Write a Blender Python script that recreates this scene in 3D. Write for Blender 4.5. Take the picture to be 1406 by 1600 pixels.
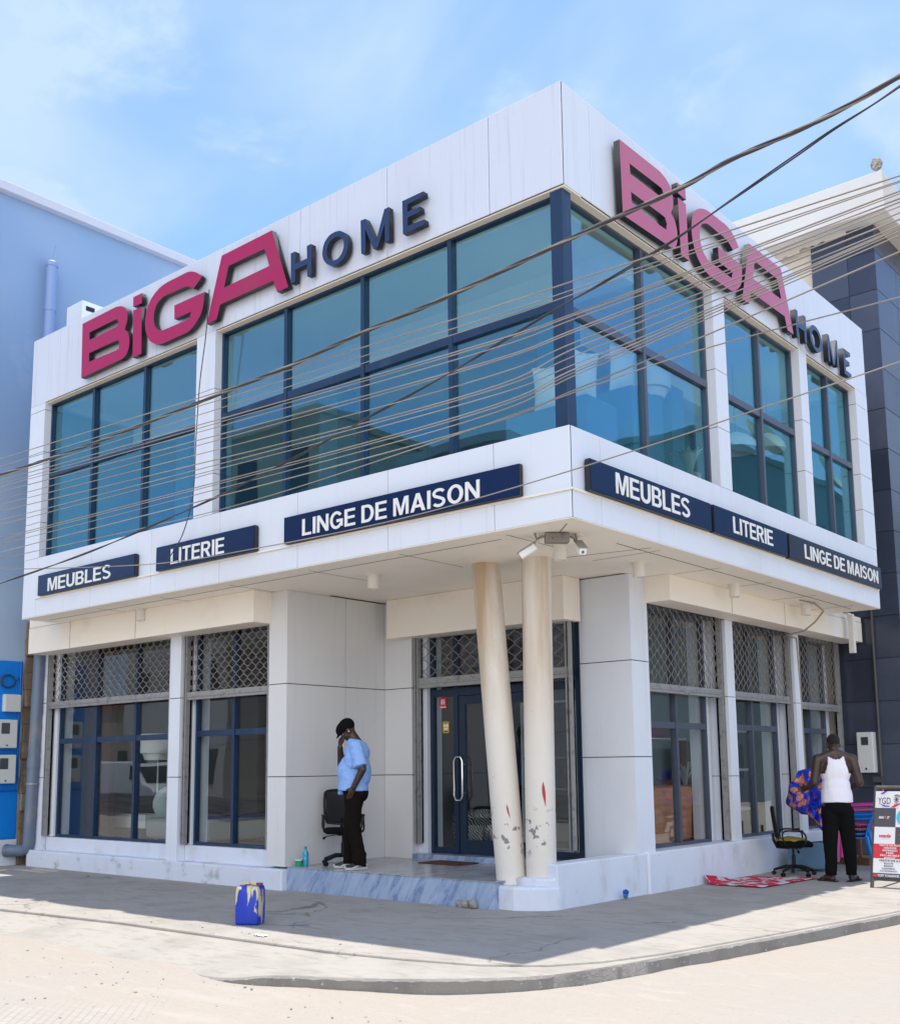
import bpy, bmesh, math, random
from mathutils import Vector, Matrix, noise
random.seed(7)
PI = math.pi
S = bpy.context.scene
COL = S.collection
for o in list(bpy.data.objects):
    bpy.data.objects.remove(o)

# ------------------------------------------------------------------ camera
CAM = Vector((5.0565, -7.6146, 1.37))
yaw, pitch, roll = 0.70133636, 0.14036938, -0.01085289
fw = Vector((-math.sin(yaw)*math.cos(pitch), math.cos(yaw)*math.cos(pitch), math.sin(pitch)))
rt = Vector((math.cos(yaw), math.sin(yaw), 0))
up = rt.cross(fw)
r2 = rt*math.cos(roll) + up*math.sin(roll)
u2 = -rt*math.sin(roll) + up*math.cos(roll)
cam_d = bpy.data.cameras.new('camera'); cam = bpy.data.objects.new('camera', cam_d); COL.objects.link(cam)
cam.matrix_world = Matrix(((r2.x, u2.x, -fw.x, CAM.x), (r2.y, u2.y, -fw.y, CAM.y), (r2.z, u2.z, -fw.z, CAM.z), (0, 0, 0, 1)))
cam_d.sensor_fit = 'HORIZONTAL'; cam_d.sensor_width = 36; cam_d.lens = 36*1700.38/1406
cam_d.shift_y = (958.65-800)/1406; cam_d.clip_start = .05; cam_d.clip_end = 2000
S.camera = cam
S.render.resolution_x = 899; S.render.resolution_y = 1024

# ------------------------------------------------------------------ sky + sun
SUN = Vector((-0.36, 1.30, 7.52)).normalized()
el = math.asin(SUN.z); az = math.atan2(SUN.x, SUN.y)
W = bpy.data.worlds.new("World"); S.world = W; W.use_nodes = True
nt = W.node_tree; N = nt.nodes; Lk = nt.links; N.clear()
out = N.new('ShaderNodeOutputWorld'); bg = N.new('ShaderNodeBackground'); bg.inputs[1].default_value = 0.15
sky = N.new('ShaderNodeTexSky'); sky.sky_type = 'NISHITA'; sky.sun_disc = False
sky.sun_elevation = el; sky.sun_rotation = az; sky.air_density = 1.0; sky.dust_density = 0.6; sky.ozone_density = 1.2
tc = N.new('ShaderNodeTexCoord'); sep = N.new('ShaderNodeSeparateXYZ'); Lk.new(tc.outputs['Generated'], sep.inputs[0])
# flat cloud layer: direction / height
zc = N.new('ShaderNodeMath'); zc.operation = 'MAXIMUM'; zc.inputs[1].default_value = .04; Lk.new(sep.outputs[2], zc.inputs[0])
zd = N.new('ShaderNodeMath'); zd.operation = 'ADD'; zd.inputs[1].default_value = .25; Lk.new(zc.outputs[0], zd.inputs[0])
dv = N.new('ShaderNodeVectorMath'); dv.operation = 'DIVIDE'; Lk.new(tc.outputs['Generated'], dv.inputs[0])
cx = N.new('ShaderNodeCombineXYZ')
for i in range(3): Lk.new(zd.outputs[0], cx.inputs[i])
Lk.new(cx.outputs[0], dv.inputs[1])
def cloud(scale, loc, detail, lo, hi, stretch=(1, 1, 1)):
    mp = N.new('ShaderNodeMapping'); mp.inputs['Location'].default_value = loc; mp.inputs['Scale'].default_value = stretch
    Lk.new(dv.outputs[0], mp.inputs[0])
    n = N.new('ShaderNodeTexNoise'); n.inputs['Scale'].default_value = scale; n.inputs['Detail'].default_value = detail; n.inputs['Roughness'].default_value = .55
    n.inputs['Distortion'].default_value = .35
    Lk.new(mp.outputs[0], n.inputs['Vector'])
    r = N.new('ShaderNodeMapRange'); r.interpolation_type = 'SMOOTHSTEP'; r.inputs[1].default_value = lo; r.inputs[2].default_value = hi
    Lk.new(n.outputs[0], r.inputs[0]); return r.outputs[0]
c1 = cloud(1.5, (3.1, 1.7, 0), 5, .34, .70, (1, 1.5, 1))
c2 = cloud(4.2, (8.3, 2.2, 1), 6, .55, .75)
mm = N.new('ShaderNodeMath'); mm.operation = 'MULTIPLY_ADD'; mm.inputs[1].default_value = .75; mm.use_clamp = True
Lk.new(c2, mm.inputs[0]); 
m0 = N.new('ShaderNodeMath'); m0.operation = 'MULTIPLY_ADD'; m0.inputs[1].default_value = .80; m0.inputs[2].default_value = .17; Lk.new(c1, m0.inputs[0])
Lk.new(m0.outputs[0], mm.inputs[2])
cm = N.new('ShaderNodeMix'); cm.data_type = 'RGBA'
Lk.new(mm.outputs[0], cm.inputs[0]); Lk.new(sky.outputs[0], cm.inputs[6]); cm.inputs[7].default_value = (3.75, 3.75, 3.85, 1)
# the blue is a little deeper than the model's, and an invented bright bank is added behind the camera to fill the shade
dp = N.new('ShaderNodeMix'); dp.data_type = 'RGBA'; dp.blend_type = 'MULTIPLY'; dp.inputs[0].default_value = 1; Lk.new(cm.outputs[2], dp.inputs[6]); dp.inputs[7].default_value = (.46, .60, .80, 1)
nv = N.new('ShaderNodeVectorMath'); nv.operation = 'NORMALIZE'; Lk.new(tc.outputs['Generated'], nv.inputs[0])
dt = N.new('ShaderNodeVectorMath'); dt.operation = 'DOT_PRODUCT'; dt.inputs[1].default_value = Vector((.50, -.74, .27)).normalized(); Lk.new(nv.outputs[0], dt.inputs[0])
bk_ = N.new('ShaderNodeMapRange'); bk_.interpolation_type = 'SMOOTHSTEP'; bk_.inputs[1].default_value = .70; bk_.inputs[2].default_value = .93; Lk.new(dt.outputs['Value'], bk_.inputs[0])
bm_ = N.new('ShaderNodeMix'); bm_.data_type = 'RGBA'; Lk.new(bk_.outputs[0], bm_.inputs[0]); Lk.new(dp.outputs[2], bm_.inputs[6]); bm_.inputs[7].default_value = (6.6, 6.7, 7.0, 1)
Lk.new(bm_.outputs[2], bg.inputs[0]); Lk.new(bg.outputs[0], out.inputs[0])
sd = bpy.data.lights.new('sun', 'SUN'); sd.energy = 2.45; sd.angle = math.radians(.5); sd.color = (1, .955, .88)
so = bpy.data.objects.new('sun', sd); COL.objects.link(so); so.rotation_euler = SUN.to_track_quat('Z', 'Y').to_euler()
S.view_settings.view_transform = 'Standard'; S.view_settings.look = 'None'; S.view_settings.gamma = 1
S.view_settings.exposure = 1.25
S.cycles.max_bounces = 10; S.cycles.transparent_max_bounces = 24; S.cycles.diffuse_bounces = 5; S.cycles.glossy_bounces = 4
S.cycles.caustics_reflective = False; S.cycles.caustics_refractive = False

# ------------------------------------------------------------------ materials
def newmat(name):
    m = bpy.data.materials.new(name); m.use_nodes = True
    n = m.node_tree.nodes; n.clear(); o = n.new('ShaderNodeOutputMaterial'); b = n.new('ShaderNodeBsdfPrincipled')
    m.node_tree.links.new(b.outputs[0], o.inputs[0]); return m, n, m.node_tree.links, b
def M(name, col, rough=.5, metal=0, layers=(), bump=0, bscale=40, spec=.5, coat=0, bstretch=(1, 1, 1)):
    """layers: (colour, noise scale, stretch, lo, hi, amount[, detail]) noise patches of another colour"""
    m, n, L, b = newmat(name)
    b.inputs['Roughness'].default_value = rough; b.inputs['Metallic'].default_value = metal
    b.inputs['Specular IOR Level'].default_value = spec; b.inputs['Coat Weight'].default_value = coat
    t = n.new('ShaderNodeTexCoord')
    cur = None; c0 = (*col, 1)
    for i, l in enumerate(layers):
        c, sc, st, lo, hi, am = l[:6]; det = l[6] if len(l) > 6 else 6
        mp = n.new('ShaderNodeMapping'); mp.inputs['Scale'].default_value = st; mp.inputs['Location'].default_value = (i*7.3+1.1, i*3.1, i*5.7)
        L.new(t.outputs['Object'], mp.inputs[0])
        q = n.new('ShaderNodeTexNoise'); q.inputs['Scale'].default_value = sc; q.inputs['Detail'].default_value = det; q.inputs['Roughness'].default_value = .6
        L.new(mp.outputs[0], q.inputs['Vector'])
        r = n.new('ShaderNodeMapRange'); r.inputs[1].default_value = lo; r.inputs[2].default_value = hi; r.inputs[4].default_value = am
        r.interpolation_type = 'SMOOTHSTEP'; L.new(q.outputs[0], r.inputs[0])
        x = n.new('ShaderNodeMix'); x.data_type = 'RGBA'; L.new(r.outputs[0], x.inputs[0])
        if cur is None: x.inputs[6].default_value = c0
        else: L.new(cur, x.inputs[6])
        x.inputs[7].default_value = (*c, 1); cur = x.outputs[2]
    if cur is None: b.inputs['Base Color'].default_value = c0
    else: L.new(cur, b.inputs['Base Color'])
    if bump:
        mp = n.new('ShaderNodeMapping'); mp.inputs['Scale'].default_value = bstretch; L.new(t.outputs['Object'], mp.inputs[0])
        q = n.new('ShaderNodeTexNoise'); q.inputs['Scale'].default_value = bscale; q.inputs['Detail'].default_value = 6; L.new(mp.outputs[0], q.inputs['Vector'])
        bp = n.new('ShaderNodeBump'); bp.inputs['Strength'].default_value = bump; bp.inputs['Distance'].default_value = .01
        L.new(q.outputs[0], bp.inputs['Height']); L.new(bp.outputs[0], b.inputs['Normal'])
    return m
def glassmat(name, tint, f0, rough=0.0, wave=0.0, refl=(.93, .97, 1)):
    m = bpy.data.materials.new(name); m.use_nodes = True
    n = m.node_tree.nodes; L = m.node_tree.links; n.clear()
    o = n.new('ShaderNodeOutputMaterial'); tr = n.new('ShaderNodeBsdfTransparent'); tr.inputs[0].default_value = (*[math.sqrt(c) for c in tint], 1)
    g = n.new('ShaderNodeBsdfGlossy'); g.inputs['Roughness'].default_value = rough; g.inputs[0].default_value = (*refl, 1)
    lw = n.new('ShaderNodeLayerWeight'); lw.inputs[0].default_value = .5
    pw = n.new('ShaderNodeMath'); pw.operation = 'POWER'; pw.inputs[1].default_value = 4.8; L.new(lw.outputs['Facing'], pw.inputs[0])
    ma = n.new('ShaderNodeMath'); ma.operation = 'MULTIPLY_ADD'; ma.inputs[1].default_value = 1-f0; ma.inputs[2].default_value = f0; L.new(pw.outputs[0], ma.inputs[0])
    mx = n.new('ShaderNodeMixShader'); L.new(ma.outputs[0], mx.inputs[0]); L.new(tr.outputs[0], mx.inputs[1]); L.new(g.outputs[0], mx.inputs[2])
    if wave:
        t = n.new('ShaderNodeTexCoord'); q = n.new('ShaderNodeTexNoise'); q.inputs['Scale'].default_value = .9; q.inputs['Detail'].default_value = 1
        L.new(t.outputs['Object'], q.inputs['Vector']); bp = n.new('ShaderNodeBump'); bp.inputs['Strength'].default_value = wave; bp.inputs['Distance'].default_value = .05
        L.new(q.outputs[0], bp.inputs['Height']); L.new(bp.outputs[0], g.inputs['Normal'])
    L.new(mx.outputs[0], o.inputs[0]); return m
DIRT = ((.40, .39, .38), 3.0, (3.2, 3.2, .16), .54, .78, .20)
white = M('white_panel', (.71, .75, .815), .34, bump=.12, bscale=1.4, layers=[DIRT, ((.6, .6, .62), 1.1, (1, 1, .6), .45, .8, .4), ((.3, .28, .25), 60, (1, 1, 1), .76, .8, .7)], spec=.5)
streak = M('streaked_white_panel', (.66, .70, .785), .32, bump=.12, bscale=1.4, layers=[((.38, .36, .36), 6.5, (3.0, 3.0, .10), .5, .75, .34), ((.6, .6, .65), 1.3, (1, 1, .4), .4, .8, .35), ((.25, .23, .21), 14, (3.5, 3.5, .05), .62, .76, .24)], spec=.5)
cream = M('cream_panel', (.86, .80, .70), .5, layers=[((.55, .48, .38), 1.6, (1, 1, 1), .5, .85, .35), ((.25, .2, .15), 45, (1, 1, 1), .74, .78, .7)])
shaded_white = M('shaded_white_panel', (.68, .68, .68), .3, layers=[DIRT, ((.3, .28, .25), 60, (1, 1, 1), .76, .8, .7)], spec=.5)  # white panel with the entrance recess's shade put into its colour
joint = M('joint_dark', (.02, .018, .016), .8)
paintwall = M('white_wall_paint', (.68, .72, .79), .75, layers=[((.44, .41, .37), 2.4, (1, 1, .7), .52, .78, .65), ((.3, .27, .24), 26, (1, 1, .6), .68, .74, .8), ((.6, .62, .72), 1.2, (1, 1, 1), .45, .7, .5)], bump=.25, bscale=30)
plinthm = M('worn_white_plinth', (.67, .71, .79), .8, layers=[((.36, .33, .30), 2.6, (1, 1, 1.2), .56, .68, .8, 9), ((.22, .2, .18), 50, (1, 1, 1), .66, .72, .8), ((.5, .5, .6), 2.2, (1, 1, .6), .5, .7, .5)], bump=.5, bscale=40)
concrete = M('grey_concrete', (.30, .285, .26), .85, layers=[((.2, .19, .17), 2.2, (1, 1, 1), .45, .75, .7), ((.42, .40, .36), 14, (1, .6, 1), .55, .75, .6)], bump=.4, bscale=50)
bluefr = M('blue_aluminium', (.008, .030, .080), .35, spec=.5, layers=[((.07, .11, .2), 3, (1, 1, .2), .5, .8, .5)])
doorfr = M('dark_blue_door_frame', (.006, .020, .048), .4)
greyfr = M('grey_blue_aluminium', (.065, .08, .12), .35, layers=[((.15, .16, .19), 4, (1, 1, .2), .5, .8, .5)])
navy = M('navy_sign_face', (.004, .019, .075), .2, spec=.35)
navydark = M('navy_dull_face', (.014, .018, .042), .3, spec=.35)
black = M('black_edge', (.012, .012, .015), .45)
lett_w = M('white_lettering', (.78, .78, .75), .5)
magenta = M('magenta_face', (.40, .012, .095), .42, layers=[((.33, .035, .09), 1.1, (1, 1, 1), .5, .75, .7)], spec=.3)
magpale = M('pale_magenta_face', (.50, .115, .195), .3, layers=[((.44, .09, .17), 1.2, (1, 1, 1), .45, .75, .6)], spec=.5)  # paler magenta, for the letters on the right facade
steel = M('galvanised_steel', (.34, .34, .335), .45, .35, layers=[((.17, .16, .15), 12, (1, 1, 1), .5, .7, .7), ((.42, .43, .44), 4, (1, 1, 1), .5, .8, .5)])
wire_d = M('grille_wire', (.26, .225, .19), .55, .2, layers=[((.34, .31, .28), 9, (1, 1, 1), .45, .7, .7)])
darkgap = M('dark_gap', (.03, .028, .025), .8)
gl_up = glassmat('tinted_upper_glass', (.70, .88, .92), .14, wave=.09, refl=(.37, .82, 1))
gl_lo = glassmat('shopfront_glass', (.80, .86, .87), .055, wave=.10)
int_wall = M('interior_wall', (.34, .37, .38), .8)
int_ceil = M('interior_ceiling', (.84, .83, .78), .8)
int_up = M('upstairs_wall', (.075, .15, .21), .7)
int_floor = M('interior_floor', (.16, .155, .15), .35)
int_blue = M('interior_blue', (.07, .20, .32), .6)
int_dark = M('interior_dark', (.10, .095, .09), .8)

def marble(name, a, b_, c):
    m, n, L, b = newmat(name); b.inputs['Roughness'].default_value = .22
    t = n.new('ShaderNodeTexCoord'); m1 = n.new('ShaderNodeMapping'); m1.inputs['Rotation'].default_value = (.5, .95, .5); L.new(t.outputs['Object'], m1.inputs[0])
    mp = n.new('ShaderNodeMapping'); mp.inputs['Scale'].default_value = (1, 1.4, 5.5)
    L.new(m1.outputs[0], mp.inputs[0])
    q = n.new('ShaderNodeTexNoise'); q.inputs['Scale'].default_value = 2.1; q.inputs['Detail'].default_value = 10; q.inputs['Roughness'].default_value = .68; q.inputs['Distortion'].default_value = .55; L.new(mp.outputs[0], q.inputs['Vector'])
    r = n.new('ShaderNodeValToRGB'); e = r.color_ramp.elements
    e[0].position = .3; e[0].color = (*a, 1); e[1].position = .75; e[1].color = (*b_, 1)
    k = e.new(.415); k.color = (*c, 1); k = e.new(.385); k.color = (*a, 1); k = e.new(.435); k.color = (*a, 1); k = e.new(.55); k.color = (*[(x+y)/2 for x, y in zip(a, b_)], 1)
    L.new(q.outputs[0], r.inputs[0]); L.new(r.outputs[0], b.inputs['Base Color']); return m
marb = marble('blue_grey_marble', (.24, .33, .50), (.42, .50, .62), (.13, .18, .29))
marb_top = marble('grey_marble_top', (.34, .35, .37), (.46, .47, .48), (.18, .19, .22))

def sandmat():
    m, n, L, b = newmat('sandy_road'); b.inputs['Roughness'].default_value = .95; b.inputs['Specular IOR Level'].default_value = .15
    t = n.new('ShaderNodeTexCoord')
    def nz(sc, det, st=(1, 1, 1), dist=0):
        mp = n.new('ShaderNodeMapping'); mp.inputs['Scale'].default_value = st; L.new(t.outputs['Object'], mp.inputs[0])
        q = n.new('ShaderNodeTexNoise'); q.inputs['Scale'].default_value = sc; q.inputs['Detail'].default_value = det; q.inputs['Distortion'].default_value = dist; L.new(mp.outputs[0], q.inputs['Vector']); return q.outputs[0]
    def rng(s, lo, hi, am=1):
        r = n.new('ShaderNodeMapRange'); r.interpolation_type = 'SMOOTHSTEP'; r.inputs[1].default_value = lo; r.inputs[2].default_value = hi; r.inputs[4].default_value = am; L.new(s, r.inputs[0]); return r.outputs[0]
    def mix(f, a, c):
        x = n.new('ShaderNodeMix'); x.data_type = 'RGBA'; L.new(f, x.inputs[0])
        if isinstance(a, tuple): x.inputs[6].default_value = (*a, 1)
        else: L.new(a, x.inputs[6])
        if isinstance(c, tuple): x.inputs[7].default_value = (*c, 1)
        else: L.new(c, x.inputs[7])
        return x.outputs[2]
    c = mix(rng(nz(.55, 5), .38, .66), (.375, .328, .278), (.36, .328, .287))
    c = mix(rng(nz(3.2, 7, (1, 2.6, 1), .6), .55, .75, .55), c, (.42, .37, .32))
    c = mix(rng(nz(26, 4), .58, .70, .6), c, (.34, .29, .24))
    c = mix(rng(nz(1.1, 6, (.35, 1.8, 1), .8), .54, .70, .40), c, (.43, .40, .36))
    c = mix(rng(nz(9, 5, (.5, 1.6, 1), .4), .58, .70, .5), c, (.40, .345, .29))
    c = mix(rng(nz(95, 2), .70, .76, .6), c, (.24, .2, .17))
    # pavers that show through the sand where it is thin
    br = n.new('ShaderNodeTexBrick'); br.inputs['Scale'].default_value = 4.6; br.inputs['Mortar Size'].default_value = .03; br.inputs['Color1'].default_value = (.36, .36, .35, 1); br.inputs['Color2'].default_value = (.42, .42, .41, 1); br.inputs['Mortar'].default_value = (.2, .19, .18, 1)
    mp = n.new('ShaderNodeMapping'); mp.inputs['Rotation'].default_value = (0, 0, .75); L.new(t.outputs['Object'], mp.inputs[0]); L.new(mp.outputs[0], br.inputs[0])
    # mask: a patch round (.3,-4.6) plus noise
    vd = n.new('ShaderNodeVectorMath'); vd.operation = 'DISTANCE'; vd.inputs[1].default_value = (-.95, -4.55, -.13); L.new(t.outputs['Object'], vd.inputs[0])
    ad = n.new('ShaderNodeMath'); ad.operation = 'MULTIPLY_ADD'; ad.inputs[1].default_value = 1.5; L.new(nz(2.4, 4), ad.inputs[0]); L.new(vd.outputs['Value'], ad.inputs[2])
    r = n.new('ShaderNodeMapRange'); r.inputs[1].default_value = 1.95; r.inputs[2].default_value = 1.25; r.inputs[4].default_value = .38; L.new(ad.outputs[0], r.inputs[0])
    c = mix(r.outputs[0], c, br.outputs[0])
    L.new(c, b.inputs['Base Color'])
    bp = n.new('ShaderNodeBump'); bp.inputs['Strength'].default_value = .55; bp.inputs['Distance'].default_value = .02
    a2 = n.new('ShaderNodeMath'); a2.operation = 'MULTIPLY_ADD'; a2.inputs[1].default_value = .35; L.new(nz(60, 4), a2.inputs[0]); L.new(nz(7, 6, (1, 1.6, 1)), a2.inputs[2])
    L.new(a2.outputs[0], bp.inputs['Height']); L.new(bp.outputs[0], b.inputs['Normal']); return m
sand = sandmat()
pave = M('pavement_concrete', (.375, .345, .305), .9, layers=[((.30, .275, .24), 1.6, (1, 1, 1), .42, .72, .8), ((.26, .235, .205), 5, (.8, 3.0, 1), .50, .72, .7), ((.36, .33, .295), 11, (1, 1, 1), .58, .76, .6), ((.2, .185, .17), 55, (1, 1, 1), .70, .76, .7)], bump=.35, bscale=22, spec=.2)
def add_cracks(m, sc, w, col):
    n = m.node_tree.nodes; L = m.node_tree.links; b = next(x for x in n if x.type == 'BSDF_PRINCIPLED'); src = b.inputs['Base Color'].links[0].from_socket
    t = n.new('ShaderNodeTexCoord'); q = n.new('ShaderNodeTexNoise'); q.inputs['Scale'].default_value = 1.7; q.inputs['Detail'].default_value = 6; L.new(t.outputs['Object'], q.inputs[0])
    mv = n.new('ShaderNodeVectorMath'); mv.operation = 'MULTIPLY_ADD'; mv.inputs[1].default_value = (.9, .9, 0); L.new(q.outputs['Color'], mv.inputs[0]); L.new(t.outputs['Object'], mv.inputs[2])
    v = n.new('ShaderNodeTexVoronoi'); v.feature = 'DISTANCE_TO_EDGE'; v.inputs['Scale'].default_value = sc; L.new(mv.outputs[0], v.inputs['Vector'])
    r = n.new('ShaderNodeMapRange'); r.inputs[1].default_value = w; r.inputs[2].default_value = w*.3; L.new(v.outputs['Distance'], r.inputs[0])
    q2 = n.new('ShaderNodeTexNoise'); q2.inputs['Scale'].default_value = .8; L.new(t.outputs['Object'], q2.inputs[0]); r2 = n.new('ShaderNodeMapRange'); r2.inputs[1].default_value = .48; r2.inputs[2].default_value = .56; r2.inputs[4].default_value = .75; L.new(q2.outputs[0], r2.inputs[0])
    mu = n.new('ShaderNodeMath'); mu.operation = 'MULTIPLY'; L.new(r.outputs[0], mu.inputs[0]); L.new(r2.outputs[0], mu.inputs[1])
    x = n.new('ShaderNodeMix'); x.data_type = 'RGBA'; L.new(mu.outputs[0], x.inputs[0]); L.new(src, x.inputs[6]); x.inputs[7].default_value = (*col, 1); L.new(x.outputs[2], b.inputs['Base Color'])
add_cracks(pave, .42, .008, (.13, .12, .11))
kerbm = M('worn_kerb', (.24, .225, .20), .9, layers=[((.17, .16, .145), 3, (1, 1, 1), .45, .7, .8), ((.5, .49, .46), 28, (1, 1, 1), .62, .70, .8)], bump=.8, bscale=35)

# ------------------------------------------------------------------ mesh helpers
class MB:
    def __init__(self): self.bm = bmesh.new()
    def _mi(self, faces, mi):
        for f in faces: f.material_index = mi
    def box(self, x0, x1, y0, y1, z0, z1, mi=0, bev=0):
        x0, x1 = sorted((x0, x1)); y0, y1 = sorted((y0, y1)); z0, z1 = sorted((z0, z1))
        v = [self.bm.verts.new(p) for p in ((x0, y0, z0), (x1, y0, z0), (x1, y1, z0), (x0, y1, z0), (x0, y0, z1), (x1, y0, z1), (x1, y1, z1), (x0, y1, z1))]
        fs = [self.bm.faces.new([v[i] for i in q]) for q in ((3, 2, 1, 0), (4, 5, 6, 7), (0, 1, 5, 4), (1, 2, 6, 5), (2, 3, 7, 6), (3, 0, 4, 7))]
        self._mi(fs, mi)
        if bev:
            es = list({e for f in fs for e in f.edges})
            r = bmesh.ops.bevel(self.bm, geom=es, offset=bev, segments=2, affect='EDGES', profile=.5)
            self._mi(r['faces'], mi)
        return v
    def obox(self, c, sx, sy, sz, rot=None, mi=0, bev=0):
        n0 = set(self.bm.verts)
        self.box(-sx/2, sx/2, -sy/2, sy/2, -sz/2, sz/2, mi, bev)
        R = rot.to_4x4() if rot else Matrix()
        bmesh.ops.transform(self.bm, matrix=Matrix.Translation(c) @ R, verts=[v for v in self.bm.verts if v not in n0])
    def prism(self, poly, ax, a, b, mi=0):
        def P(u, w, t): return {'z': (u, w, t), 'y': (u, t, w), 'x': (t, u, w)}[ax]
        A = [self.bm.verts.new(P(u, w, a)) for u, w in poly]; B = [self.bm.verts.new(P(u, w, b)) for u, w in poly]
        n = len(poly); fs = [self.bm.faces.new(A[::-1]), self.bm.faces.new(B)]
        for i in range(n): fs.append(self.bm.faces.new([A[i], A[(i+1) % n], B[(i+1) % n], B[i]]))
        self._mi(fs, mi); return fs
    def tube(self, pts, r, n=8, mi=0, cap=True, flat=None):
        pts = [Vector(p) for p in pts]; k = len(pts); rs = r if isinstance(r, (list, tuple)) else [r]*k
        T = []
        for i in range(k):
            d = pts[min(i+1, k-1)]-pts[max(i-1, 0)]; T.append(d.normalized() if d.length > 1e-9 else Vector((0, 0, 1)))
        u = T[0].orthogonal().normalized(); rings = []
        if flat is not None: u = (Vector(flat)-T[0]*T[0].dot(Vector(flat))).normalized()
        for i in range(k):
            u = u-T[i]*T[i].dot(u)
            u = u.normalized() if u.length > 1e-6 else T[i].orthogonal().normalized()
            w = T[i].cross(u); rr = rs[i]; ra, rb = rr if isinstance(rr, tuple) else (rr, rr)
            rings.append([self.bm.verts.new(pts[i]+u*ra*math.cos(2*PI*j/n)+w*rb*math.sin(2*PI*j/n)) for j in range(n)])
        fs = []
        for i in range(k-1):
            for j in range(n): fs.append(self.bm.faces.new([rings[i][j], rings[i][(j+1) % n], rings[i+1][(j+1) % n], rings[i+1][j]]))
        if cap: fs += [self.bm.faces.new(rings[0][::-1]), self.bm.faces.new(rings[-1])]
        self._mi(fs, mi); return rings
    def lathe(self, prof, c=(0, 0, 0), n=24, mi=0, cap=True):
        rings = [[self.bm.verts.new((c[0]+r*math.cos(2*PI*j/n), c[1]+r*math.sin(2*PI*j/n), c[2]+z)) for j in range(n)] for r, z in prof]; fs = []
        for i in range(len(prof)-1):
            for j in range(n): fs.append(self.bm.faces.new([rings[i][j], rings[i][(j+1) % n], rings[i+1][(j+1) % n], rings[i+1][j]]))
        if cap: fs += [self.bm.faces.new(rings[0][::-1]), self.bm.faces.new(rings[-1])]
        self._mi(fs, mi)
    def ball(self, c, r, mi=0, rot=None, u=14, v=9):
        r = r if isinstance(r, (list, tuple)) else (r, r, r)
        mt = Matrix.Translation(c) @ (rot.to_4x4() if rot else Matrix()) @ Matrix.Diagonal((*r, 1))
        g = bmesh.ops.create_uvsphere(self.bm, u_segments=u, v_segments=v, radius=1, matrix=mt)
        self._mi({f for q in g['verts'] for f in q.link_faces}, mi)
    def grid(self, fn, nu, nv, mi=0):
        g = [[self.bm.verts.new(fn(i/nu, j/nv)) for j in range(nv+1)] for i in range(nu+1)]
        fs = [self.bm.faces.new([g[i][j], g[i+1][j], g[i+1][j+1], g[i][j+1]]) for i in range(nu) for j in range(nv)]; self._mi(fs, mi)
    def mesh(self, name, mats, smooth=False, recalc=True):
        if recalc: bmesh.ops.recalc_face_normals(self.bm, faces=self.bm.faces)
        me = bpy.data.meshes.new(name); self.bm.to_mesh(me); self.bm.free()
        for m in (mats if isinstance(mats, (list, tuple)) else [mats]): me.materials.append(m)
        if smooth:
            me.polygons.foreach_set('use_smooth', [True]*len(me.polygons))
            me.set_sharp_from_angle(angle=math.radians(40))
        return me
    def build(self, name, mats, parent=None, smooth=False, label=None, recalc=True, bevel=0):
        o = bpy.data.objects.new(name, self.mesh(name, mats, smooth, recalc)); COL.objects.link(o)
        if parent: o.parent = parent
        if label: o['label'] = label
        if bevel:
            b = o.modifiers.new('bevel', 'BEVEL'); b.width = bevel; b.segments = 2; b.limit_method = 'ANGLE'
        return o
def thing(name, label, cat, loc=(0, 0, 0), rz=0, group=None):
    o = bpy.data.objects.new(name, None); o.empty_display_size = .2; COL.objects.link(o); o.location = loc; o.rotation_euler = (0, 0, rz)
    o['label'] = label; o['category'] = cat
    if group: o['group'] = group
    return o
def tag(o, label, cat, group=None):
    o['label'] = label; o['category'] = cat
    if group: o['group'] = group
    return o
def struct(o): o['kind'] = 'structure'; return o
def dup(root, loc, rz=None, label=None):
    r = root.copy(); COL.objects.link(r); r.location = loc
    if rz is not None: r.rotation_euler = (0, 0, rz)
    if label: r['label'] = label
    for ch in list(root.children):
        c = ch.copy(); COL.objects.link(c); c.parent = r
        for g in list(ch.children):
            d = g.copy(); COL.objects.link(d); d.parent = c
    return r
def curve_mesh(cu):
    o = bpy.data.objects.new('tmp', cu); COL.objects.link(o)
    dg = bpy.context.evaluated_depsgraph_get(); me = bpy.data.meshes.new_from_object(o.evaluated_get(dg))
    bpy.data.objects.remove(o); bpy.data.curves.remove(cu); return me
def text_mesh(s, w=None, h=None, ex=.004, bold=.0, shear=0):
    cu = bpy.data.curves.new('t', 'FONT'); cu.body = s; cu.extrude = ex; cu.offset = bold; cu.shear = shear; cu.align_x = 'CENTER'; cu.resolution_u = 3
    me = curve_mesh(cu)
    xs = [v.co.x for v in me.vertices]; ys = [v.co.y for v in me.vertices]
    x0, x1, y0, y1 = min(xs), max(xs), min(ys), max(ys)
    sx = w/(x1-x0) if w else None; sy = h/(y1-y0) if h else None
    sx = sx or sy; sy = sy or sx
    for v in me.vertices: v.co.x = (v.co.x-(x0+x1)/2)*sx; v.co.y = (v.co.y-(y0+y1)/2)*sy
    return me
def poly_mesh(loops, ex):
    cu = bpy.data.curves.new('p', 'CURVE'); cu.dimensions = '2D'; cu.fill_mode = 'BOTH'; cu.extrude = ex
    for lp in loops:
        sp = cu.splines.new('POLY'); sp.points.add(len(lp)-1); sp.use_cyclic_u = True
        for q, (a, b) in zip(sp.points, lp): q.co = (a, b, 0, 1)
    return curve_mesh(cu)
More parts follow.
